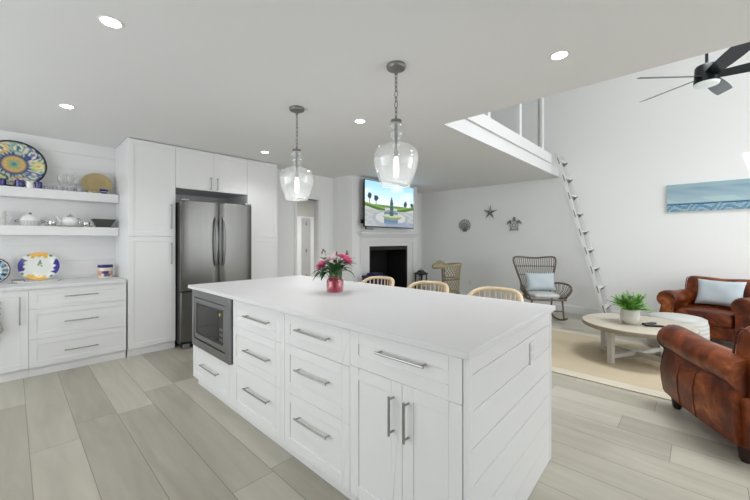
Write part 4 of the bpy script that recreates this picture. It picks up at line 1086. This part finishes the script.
lat.build('lattice_back', M_RATL, wc)
MB().tube([shell(k / 30, 1) for k in range(31)], [0.022] * 31, 10).build('rim', M_RATL, wc)
for q, s_ in ((0.0, 1), (1.0, -1)):
    e0 = shell(q, 1)
    MB().tube(crspline([e0 + Vector((-0.05, 0, 0)), e0 + Vector((0.03, s_ * 0.01, 0.03)), e0 + Vector((0.11, s_ * 0.03, 0.035)), e0 + Vector((0.17, s_ * 0.05, -0.005))], 5), [0.024, 0.028, 0.034, 0.04, 0.046, 0.052, 0.057, 0.06, 0.062, 0.062, 0.06, 0.056, 0.052, 0.046, 0.036, 0.02], 12).build('scroll', M_RATL, wc)
MB().tube([shell(k / 30, 0.5) for k in range(31)], 0.011, 8).build('band', M_RATTAN, wc)
MB().tube([shell(k / 30, 0) for k in range(31)], 0.016, 8).build('lower_band', M_RATTAN, wc)
for q in (0.0, 1.0): MB().tube([shell(q, k / 6) for k in range(7)], 0.016, 8).build('arm_post', M_RATTAN, wc)
MB().lathe([(0, 0.33), (0.21, 0.33), (0.225, 0.35), (0.21, 0.37), (0, 0.372)], 28).build('seat', M_RATL, wc)
for a in (45, 135, 225, 315):
    a = math.radians(a); MB().tube([(0.22 * math.cos(a), 0.22 * math.sin(a), 0.34), (0.27 * math.cos(a), 0.27 * math.sin(a), 0)], [0.017, 0.013], 8).build('leg', M_RATTAN, wc)

# ------------------------------------------------------------------ flowers in the pink vase
VX, VY = 1.742, 2.075
vs = thing('vase', 'pink glass jar vase holding the bouquet on the island', 'vase', (VX, VY, 0.9201))
MB().lathe([(0, 0.0), (0.055, 0.0), (0.064, 0.008), (0.066, 0.03), (0.066, 0.088), (0.058, 0.104), (0.052, 0.110), (0.056, 0.124), (0.052, 0.126), (0.047, 0.112), (0.053, 0.10), (0.061, 0.086), (0.061, 0.03), (0.056, 0.012), (0, 0.010)], 36).build('jar', M_PINKG, vs)
fl = thing('bouquet', 'bouquet of pink and blush flowers with long dark leaves in the pink vase', 'flowers', (VX, VY, 0.945))
rnd = random.Random(11)
def leafblade(mb, base, tip, w_, bend=0.02, fold=0.3):
    base = Vector(base); tip = Vector(tip); d = tip - base; side = d.cross(Vector((0, 0, 1)))
    side = side.normalized() if side.length > 1e-5 else Vector((1, 0, 0)); up = side.cross(d).normalized(); n = 7
    L_ = []; C_ = []; R2 = []
    for i in range(n):
        q = i / (n - 1); p = base + d * q + up * bend * math.sin(PI * q)
        ww = w_ * math.sin(PI * min(0.97, 0.06 + q * 0.94)) ** 0.8
        C_.append(mb.bm.verts.new(p)); L_.append(mb.bm.verts.new(p + side * ww + up * ww * fold)); R2.append(mb.bm.verts.new(p - side * ww + up * ww * fold))
    for i in range(n - 1):
        mb._face([L_[i], L_[i + 1], C_[i + 1], C_[i]]); mb._face([C_[i], C_[i + 1], R2[i + 1], R2[i]])
def bloom(name, c_, r, m, lay=3):
    mb = MB(); c_ = Vector(c_)
    out = Vector((c_.x * 1.0, c_.y * 1.0, 0.10)).normalized()
    for L in range(lay):
        r_ = r; k = 7 + 2 * L; el = 1.25 - 0.42 * L
        for i in range(k):
            a = 2 * PI * i / k + L * 0.4 + rnd.uniform(-0.1, 0.1)
            q = out.to_track_quat('Z', 'Y')
            tip = c_ + q @ Vector((math.cos(a) * math.cos(el), math.sin(a) * math.cos(el), math.sin(el) * 0.8)) * r * rnd.uniform(0.85, 1.1)
            leafblade(mb, c_ - out * r * 0.25, tip, r * 0.30, -r * 0.12, 0.5)
    mb.ell(c_ + out * r * 0.1, (r * 0.22,) * 3, 10, 6)
    return mb.build(name, m, fl)
stm = MB()
heads = [(-0.062, 0.092, 0.175, 'p', 0.052), (0.066, -0.060, 0.220, 'p', 0.058), (0.035, -0.03, 0.25, 'p', 0.030), (-0.01, 0.0, 0.235, 'w', 0.046), (0.01, 0.035, 0.215, 'w', 0.042), (0.03, 0.06, 0.24, 'w', 0.036), (-0.035, 0.045, 0.23, 'w', 0.038), (-0.045, -0.02, 0.20, 'w', 0.038), (0.02, -0.05, 0.20, 'w', 0.036), (-0.02, 0.075, 0.20, 'w', 0.034), (0.0, -0.01, 0.27, 'w', 0.028)]
for x, y, z, k, r in heads:
    bloom('blossom', (x, y, z), r, M_PINK if k == 'p' else M_WPET)
    stm.tube([(x * 0.15, y * 0.15, 0.0), (x * 0.4, y * 0.4, z * 0.5), (x, y, z)], 0.003, 6)
bud = MB()
for i in range(5):
    a = rnd.uniform(0, 2 * PI); rr = rnd.uniform(0.03, 0.12); z = rnd.uniform(0.22, 0.31)
    p_ = Vector((rr * math.cos(a), rr * math.sin(a), z))
    stm.tube([(p_.x * 0.15, p_.y * 0.15, 0.0), (p_.x * 0.5, p_.y * 0.5, z * 0.55), p_], 0.0022, 5)
    for k in range(4): bud.ell(p_ + Vector((rnd.uniform(-0.012, 0.012), rnd.uniform(-0.012, 0.012), rnd.uniform(-0.03, 0.006))), (0.006, 0.006, 0.010), 8, 5)
bud.build('buds', M_MAUVE, fl); stm.build('stems', M_STEM, fl)
lv = MB()
for i in range(34):
    a = 2 * PI * i / 34 * 3.0 + rnd.uniform(-0.2, 0.2); L_ = rnd.uniform(0.09, 0.16); z0 = rnd.uniform(0.115, 0.15)
    drop = rnd.choice([-0.06, -0.03, 0.02, 0.05, 0.09])
    b0 = Vector((0.035 * math.cos(a), 0.035 * math.sin(a), z0))
    leafblade(lv, b0, b0 + Vector((L_ * math.cos(a), L_ * math.sin(a), drop + 0.01)), rnd.uniform(0.017, 0.027), 0.03)
lo_ = lv.build('leaves', M_LEAF, fl)

# ------------------------------------------------------------------ rug
rug = bpy.data.materials.new('woven_tan_rug'); rug.use_nodes = True
nt = rug.node_tree; N = nt.nodes; L = nt.links; b = N['Principled BSDF']
tc = N.new('ShaderNodeTexCoord'); sep = N.new('ShaderNodeSeparateXYZ'); L.new(tc.outputs['Object'], sep.inputs[0])
ab = N.new('ShaderNodeMath'); ab.operation = 'ABSOLUTE'; L.new(sep.outputs[0], ab.inputs[0])
cr = N.new('ShaderNodeValToRGB'); cr.color_ramp.interpolation = 'CONSTANT'
mr = N.new('ShaderNodeMath'); mr.operation = 'DIVIDE'; mr.inputs[1].default_value = 0.935; L.new(ab.outputs[0], mr.inputs[0]); L.new(mr.outputs[0], cr.inputs[0])
e = cr.color_ramp.elements; e[0].position = 0; e[0].color = srgb((203, 188, 160)) + (1,)
e[1].position = 0.845; e[1].color = srgb((214, 206, 190)) + (1,)
for p_, c_ in ((0.905, (214, 202, 178)), (0.925, (214, 206, 190)), (0.985, (206, 194, 170))): k = e.new(p_); k.color = srgb(c_) + (1,)
nz = N.new('ShaderNodeTexNoise'); nz.inputs['Scale'].default_value = 3.0; nz.inputs['Detail'].default_value = 8; L.new(tc.outputs['Object'], nz.inputs['Vector'])
wv = N.new('ShaderNodeTexWave'); wv.bands_direction = 'Y'; wv.inputs['Scale'].default_value = 42; wv.inputs['Distortion'].default_value = 1.5; L.new(tc.outputs['Object'], wv.inputs[0])
m1 = N.new('ShaderNodeMix'); m1.data_type = 'RGBA'; m1.blend_type = 'MULTIPLY'; m1.inputs[0].default_value = 0.22
L.new(cr.outputs[0], m1.inputs[6]); L.new(nz.outputs[0], m1.inputs[7])
m2 = N.new('ShaderNodeMix'); m2.data_type = 'RGBA'; m2.blend_type = 'MULTIPLY'; m2.inputs[0].default_value = 0.12
L.new(m1.outputs[2], m2.inputs[6]); L.new(wv.outputs[0], m2.inputs[7]); L.new(m2.outputs[2], b.inputs['Base Color'])
b.inputs['Roughness'].default_value = 0.95
bp = N.new('ShaderNodeBump'); bp.inputs['Strength'].default_value = 0.3; bp.inputs['Distance'].default_value = 0.004; L.new(wv.outputs[0], bp.inputs['Height']); L.new(bp.outputs[0], b.inputs['Normal'])
o = MB().b2(-0.935, 0.935, -1.95, 1.95, 0, 0.009).build('area_rug', rug, loc=(4.665, 0.0, 0.0005), bevel=0.003)
tag(o, 'large tan woven rug with cream border stripes under the coffee table', 'rug')
# fringe-like dark edge line is part of the rug's weave

# ------------------------------------------------------------------ coffee table
TX, TY, TR, TZ = 4.74, 0.50, 0.512, 0.415
ta = math.atan2(0.15, 0.51)
tb = thing('coffee_table', 'round washed-wood coffee table with crossed stretchers on the rug', 'coffee table', (TX, TY, 0.0095), ta)
MB().lathe([(0, TZ - 0.055), (TR - 0.012, TZ - 0.055), (TR, TZ - 0.048), (TR, TZ - 0.016), (TR - 0.008, TZ - 0.0095), (0, TZ - 0.0095)], 72).build('tabletop', M_TWOOD, tb)
o = MB().lathe([(TR - 0.004, TZ - 0.053), (TR + 0.0015, TZ - 0.048), (TR + 0.0015, TZ - 0.017), (TR - 0.004, TZ - 0.012)], 72, caps=False).build('edge_band', mat('worn_edge_wood', (150, 137, 118), 0.6, var=0.15, scale=14), tb); o['label'] = 'darker worn rim'
hs = 0.265
lg_ = []
for sx in (-1, 1):
    for sy in (-1, 1):
        MB().box((sx * hs, sy * hs, (TZ - 0.055) / 2), (0.05, 0.05, TZ - 0.056), rz=PI / 4).build('leg', M_TLEG, tb, bevel=0.003)
for a in (PI / 4, -PI / 4):
    MB().box((0, 0, 0.075 if a > 0 else 0.0751), (2 * hs * 1.414 - 0.05, 0.045, 0.04), rz=a).build('stretcher', M_TLEG, tb, bevel=0.003)
ap = MB()
for s_ in (-1, 1): ap.b2(-hs, hs, s_ * hs - 0.012, s_ * hs + 0.012, TZ - 0.11, TZ - 0.056).b2(s_ * hs - 0.012, s_ * hs + 0.012, -hs, hs, TZ - 0.11, TZ - 0.056)
ap.build('apron', M_TLEG, tb)
# fern in white pot
PX_, PY_ = 4.655, 0.545
pt = thing('potted_fern', 'green fern in a round white pot on the coffee table', 'potted plant', (PX_, PY_, TZ + 0.0003))
MB().lathe([(0, 0), (0.055, 0), (0.070, 0.012), (0.086, 0.05), (0.090, 0.095), (0.085, 0.14), (0.078, 0.16), (0.070, 0.16), (0.080, 0.11), (0.07, 0.03), (0, 0.02)], 36).build('pot', M_POT, pt)
MB().lathe([(0, 0.13), (0.073, 0.13), (0.073, 0.138), (0, 0.142)], 24).build('soil', M_SOIL, pt)
fo = MB(); rnd = random.Random(5)
for i in range(68):
    a = 2.399 * i; L_ = rnd.uniform(0.19, 0.27) * (0.8 + 0.2 * (i % 3) / 2); el = 0.35 + 1.15 * rnd.random() ** 0.8
    P0 = Vector((0.03 * math.cos(a), 0.03 * math.sin(a), 0.15)); fr_ = []
    for k in range(9):
        q = k / 8
        rad = L_ * q * math.cos(el) * 1.0 + 0.03; h_ = 0.15 + L_ * (math.sin(el) * q * 1.0 - 0.22 * q * q)
        fr_.append(Vector((rad * math.cos(a + 0.25 * q * math.sin(i)), rad * math.sin(a + 0.25 * q * math.sin(i)), h_)))
    fo.tube(fr_, [0.0018] * 9, 4)
    for k in range(2, 9):
        t_ = (fr_[k] - fr_[k - 1]).normalized(); sd = t_.cross(Vector((0, 0, 1)))
        sd = sd.normalized() if sd.length > 1e-4 else Vector((1, 0, 0)); ll = 0.030 * math.sin(PI * (k / 9.2)) + 0.010
        for s_ in (-1, 1):
            for off in (0, 0.5):
                p_ = fr_[k - 1].lerp(fr_[k], off)
                leafblade(fo, p_, p_ + sd * s_ * ll * 1.1 + t_ * ll * 0.35 + Vector((0, 0, rnd.uniform(-0.008, 0.008))), 0.0054, 0.002, 0.1)
fo.build('foliage', M_GREEN, pt, smooth=False)
def remote(loc, rz, label):
    t = thing('remote_control', label, 'remote control', loc, rz, 'remote controls on the coffee table')
    MB().b2(-0.085, 0.085, -0.022, 0.022, 0, 0.018).build('case', M_BLACK, t, bevel=0.005)
    bt = MB()
    for i in range(6):
        for j in (-1, 1): bt.b2(-0.06 + i * 0.02, -0.048 + i * 0.02, j * 0.009 - 0.004, j * 0.009 + 0.004, 0.018, 0.0195)
    bt.build('button', M_GREY, t)
remote((4.745, 0.385, TZ + 0.0004), math.radians(-30), 'black remote control lying nearer the fern pot')
remote((4.655, 0.335, TZ + 0.0004), math.radians(-62), 'black remote control lying nearer the front leather armchair')
# ottoman
ot = thing('ottoman', 'round grey and white woven pouf ottoman behind the coffee table', 'ottoman', (5.56, 0.19, 0.0095))
MB().lathe([(0, 0.0), (0.25, 0.0), (0.275, 0.03), (0.288, 0.12), (0.29, 0.22), (0.286, 0.32), (0.272, 0.375), (0.25, 0.392), (0.14, 0.405), (0, 0.408)], 48).build('body', M_OTT, ot, angle=80)
MB().tube([(0.270 * math.cos(2 * PI * i / 48), 0.270 * math.sin(2 * PI * i / 48), 0.377) for i in range(48)], 0.006, 6, loop=True).build('piping', M_CUSH, ot)
o = MB().lathe([(0, 0), (0.8, 0), (1.0, 0.03), (0.98, 0.06), (0.75, 0.085), (0, 0.09)], 28, sx=0.075, sy=0.12).build('ottoman_shade_form', M_GREY, loc=(5.05, 0.17, 0.0097), rz=0.5, sub=1)  # made-up dark form for the ottoman's shaded lower side
tag(o, 'dark grey form standing in for the shaded lower side of the ottoman', 'shade stand-in')

# ------------------------------------------------------------------ leather armchairs
def armchair(loc, rz, label, W=0.94, D=0.90, rugfoot=False):
    t = thing('armchair', label, 'armchair', loc, rz, 'brown leather armchairs')
    hw = W / 2
    # arm: keyhole profile (scroll over tapering panel) swept front to back
    def arm(sgn):
        prof = []
        cy, cz, r = hw - 0.115, 0.545, 0.102
        prof += [(hw - 0.045, 0.10), (hw - 0.028, 0.20), (hw - 0.022, 0.30), (hw - 0.040, 0.40), (hw - 0.052, 0.455)]
        for i in range(15):
            a = math.radians(-46 + (272) * i / 14); prof.append((cy + 0.010 + r * 1.06 * math.cos(a), cz + r * math.sin(a)))
        prof += [(hw - 0.175, 0.43), (hw - 0.175, 0.10)]
        rings = []
        xs = [-0.36, -0.30, -0.15, 0.02, 0.18, 0.32, 0.395, 0.415]
        for k, x in enumerate(xs):
            q = (x + 0.36) / 0.775
            bul = 0.018 * math.sin(PI * q)
            sh = 0.955 if k == len(xs) - 1 else 1.0
            ring = []
            for j, (y, z) in enumerate(prof):
                yy = y + (bul if j < 4 else 0)
                yy = (yy - (hw - 0.1)) * sh + (hw - 0.1); zz_ = (z - 0.35) * (sh if z > 0.2 else 1) + 0.35
                if z > 0.42: zz_ += -0.030 * (1 - q) + 0.006 * math.sin(9 * q)
                ring.append(Vector((x, sgn * yy, zz_)))
            rings.append(ring if sgn > 0 else ring[::-1])
        o = MB().rings(rings).build('arm', M_LEATHER, t, angle=50)
        pp = [Vector((0.413, sgn * ((y - (hw - 0.1)) * 0.93 + (hw - 0.1)), (z - 0.35) * 0.95 + 0.35)) for y, z in prof[:-1]]
        MB().tube(pp, 0.007, 7).build('piping', M_DLEATH, o)
        # vertical seam on the outer side
        sm = MB()
        for x in (-0.02, 0.16):
            q = (x + 0.36) / 0.775; b2_ = 0.018 * math.sin(PI * q)
            sm.tube([(x, sgn * (y + b2_ + 0.001), z) for y, z in prof[:4]] + [(x, sgn * (prof[4][0] + 0.003), prof[4][1] - 0.03)], 0.004, 6)
        sm.build('seam', M_DLEATH, o)
    arm(1); arm(-1)
    # base
    MB().b2(-0.36, 0.375, -hw + 0.17, hw - 0.17, 0.10, 0.27).build('seat_base', M_LEATHER, t, bevel=0.02)
    # seat cushion
    cw = hw - 0.182
    cu = []
    for z, k in ((0.272, 0.96), (0.295, 1.0), (0.36, 1.0), (0.395, 0.985), (0.415, 0.93), (0.425, 0.6)):
        ring = []
        for i in range(40):
            a = 2 * PI * i / 40; ca, sa = math.cos(a), math.sin(a)
            ex = 0.22
            ring.append(Vector((0.085 + 0.325 * k * math.copysign(abs(ca) ** ex, ca), cw * (k if k < 0.9 else 1 - (1 - k) * 0.5) * math.copysign(abs(sa) ** ex, sa), z + (0.012 * (1 - (sa * sa)) if z > 0.38 else 0))))
        cu.append(ring)
    sc_ = MB().rings(cu).build('seat_cushion', M_LEATHER, t, angle=60)
    MB().tube([p * 1.0 + Vector((0, 0, 0.0)) for p in cu[1]], 0.006, 6, loop=True).build('piping', M_DLEATH, sc_)
    # back: rolled top, swept across with a gentle dip
    prof = [(-0.30, 0.10), (-0.25, 0.30), (-0.235, 0.50), (-0.245, 0.66), (-0.255, 0.74), (-0.275, 0.795), (-0.32, 0.825), (-0.37, 0.822), (-0.415, 0.79), (-0.43, 0.74), (-0.42, 0.66), (-0.41, 0.50), (-0.405, 0.30), (-0.40, 0.10)]
    rings = []
    ys = [-1, -0.985, -0.94, -0.88, -0.8, -0.5, -0.2, 0, 0.2, 0.5, 0.8, 0.88, 0.94, 0.985, 1]
    for yq in ys:
        sh = {1: 0.74, 0.985: 0.86, 0.94: 0.945, 0.88: 0.985}.get(abs(yq), 1.0); ring = []
        for x, z in prof:
            zz_ = z if z < 0.2 else 0.1 + (z - 0.1) * (1 - (1 - sh) * 0.42)
            if z > 0.55: zz_ -= 0.022 * (1 - yq * yq) * (1 + 0.3 * math.cos(6 * yq)) * 0.8
            ring.append(Vector((-0.33 + (x + 0.33) * (sh if z > 0.2 else 1), yq * (hw - 0.095), zz_)))
        rings.append(ring)
    bk = MB().rings(rings).build('backrest', M_LEATHER, t, angle=55)
    for s_ in (-1, 1):
        pth = [Vector((-0.33 + (x + 0.33) * 0.92, s_ * (hw - 0.093), 0.1 + (z - 0.1) * 0.955)) for x, z in prof[2:12]]
        MB().tube(pth, 0.006, 6).build('piping', M_DLEATH, bk)
    nh = MB()
    for s_ in (-1, 1):
        for k in range(22): nh.ell((-0.405, s_ * (hw - 0.12), 0.13 + k * 0.019), (0.005, 0.006, 0.006), 6, 4)
    nh.build('nail_heads', mat('aged_brass', (120, 84, 50), 0.4, 0.7), bk)
    MB().b2(-0.40, -0.35, -hw + 0.06, hw - 0.06, 0.10, 0.40).build('rear_panel', M_LEATHER, t, bevel=0.012)
    for sx in (-1, 1):
        for sy in (-1, 1):
            z0_ = 0.0105 if (rugfoot and sx > 0 and sy < 0) else 0.0
            MB().lathe([(0, z0_), (0.022, z0_), (0.030, 0.02), (0.036, 0.07), (0.042, 0.105), (0, 0.105)], 16, c=(sx * 0.335 + (0.005 if sx > 0 else 0), sy * (hw - 0.10), 0)).build('foot', M_DWOOD, t)
    return t
# near chair: outer side foot points at (3.59, .11) and (3.01, -.20)
na = math.atan2(0.319, 0.573)
mid = Vector(((3.59 + 3.018) / 2, (0.114 - 0.205) / 2)); nrm_ = Vector((math.sin(na), -math.cos(na)))
cpt = mid + nrm_ * 0.37
armchair((cpt.x, cpt.y, 0.0), na, 'worn brown leather armchair in the right foreground, seen from its outer side', rugfoot=True)
AC = (6.37, -0.155, 0.0); ACZ = math.radians(163)
armchair(AC, ACZ, 'brown leather armchair against the right wall holding a pale blue pillow')
Mr = Matrix.Translation(AC) @ Matrix.Rotation(ACZ, 4, 'Z') @ Matrix.Translation((-0.125, 0.02, 0.625)) @ Matrix.Rotation(PI / 2, 4, 'Z') @ Matrix.Rotation(math.radians(70), 4, 'X')
pillow('throw_pillow', 'pale blue rectangular pillow on the leather armchair by the right wall', Mr.to_translation(), Mr.to_euler(), 0.48, 0.36, 0.11, M_PILLOW)

# ------------------------------------------------------------------ ceiling fan
fn = thing('ceiling_fan', 'black five-blade ceiling fan with a pale lens in the tall room', 'ceiling fan', (4.755, -0.063, 0))
FZ = 2.965
MB().tube([(0, 0, FZ + 0.12), (0, 0, UZ - 0.02)], 0.013, 10).build('downrod', M_FANK, fn)
MB().lathe([(0, UZ - 0.0), (0.07, UZ - 0.0), (0.07, UZ - 0.03), (0.03, UZ - 0.08), (0, UZ - 0.08)], 24).build('canopy', M_FANK, fn)
MB().lathe([(0, FZ + 0.13), (0.018, FZ + 0.13), (0.022, FZ + 0.115), (0.082, FZ + 0.102), (0.090, FZ + 0.09), (0.096, FZ - 0.03), (0.100, FZ - 0.07), (0, FZ - 0.07)], 36).build('motor_housing', M_FANK, fn)
MB().lathe([(0, FZ - 0.0705), (0.098, FZ - 0.0705), (0.092, FZ - 0.090), (0.05, FZ - 0.102), (0, FZ - 0.105)], 32).build('light_lens', M_LENS, fn)
pc_ = math.radians(20)
for k in range(5):
    a = math.radians(58 + 72 * k); u = Vector((math.cos(a), math.sin(a), 0)); tt = Vector((-math.sin(a), math.cos(a), 0))
    wv_ = tt * math.cos(pc_) - Vector((0, 0, 1)) * math.sin(pc_); nn = u.cross(wv_)
    rings = []
    for r, h_ in ((0.05, 0.050), (0.16, 0.058), (0.30, 0.066), (0.44, 0.070), (0.575, 0.068), (0.63, 0.062), (0.641, 0.050)):
        c_ = Vector((0, 0, FZ - 0.005)) + u * r
        rings.append([c_ + wv_ * (h_ * x) + nn * (0.0035 * y + 0.006 * (1 - x * x)) for x, y in ((-1, 0), (-0.5, -1), (0.5, -1), (1, 0), (0.5, 1), (-0.5, 1))])
    MB().rings(rings).build('blade', M_FANB, fn)

# ------------------------------------------------------------------ window frames behind the camera
def wframe(n, y, x0, x1, z0, z1, nx=2):
    m_ = MB()
    for i in range(nx + 1):
        x = x0 + (x1 - x0) * i / nx; m_.b2(x - 0.03, x + 0.03, y - 0.08, y - 0.03, z0, z1)
    m_.b2(x0, x1, y - 0.08, y - 0.03, z0, z0 + 0.05).b2(x0, x1, y - 0.08, y - 0.03, z1 - 0.05, z1)
    struct(m_.build('window_%d' % n, M_TRIM))
wframe(1, YR, 3.1, 6.3, 0.02, 2.35, 3); wframe(2, YR, -0.6, 2.6, 0.5, 2.2, 3); wframe(3, YR, 3.6, 6.2, 2.95, 4.25, 2)
m_ = MB()
for i in range(4):
    y = 0.6 + 4.4 * i / 3; m_.b2(XN - 0.08, XN - 0.03, y - 0.03, y + 0.03, 0.6, 2.3)
m_.b2(XN - 0.08, XN - 0.03, 0.6, 5.0, 0.6, 0.65).b2(XN - 0.08, XN - 0.03, 0.6, 5.0, 2.25, 2.3)
struct(m_.build('window_4', M_TRIM))  # unseen near window, made up to carry the fill light
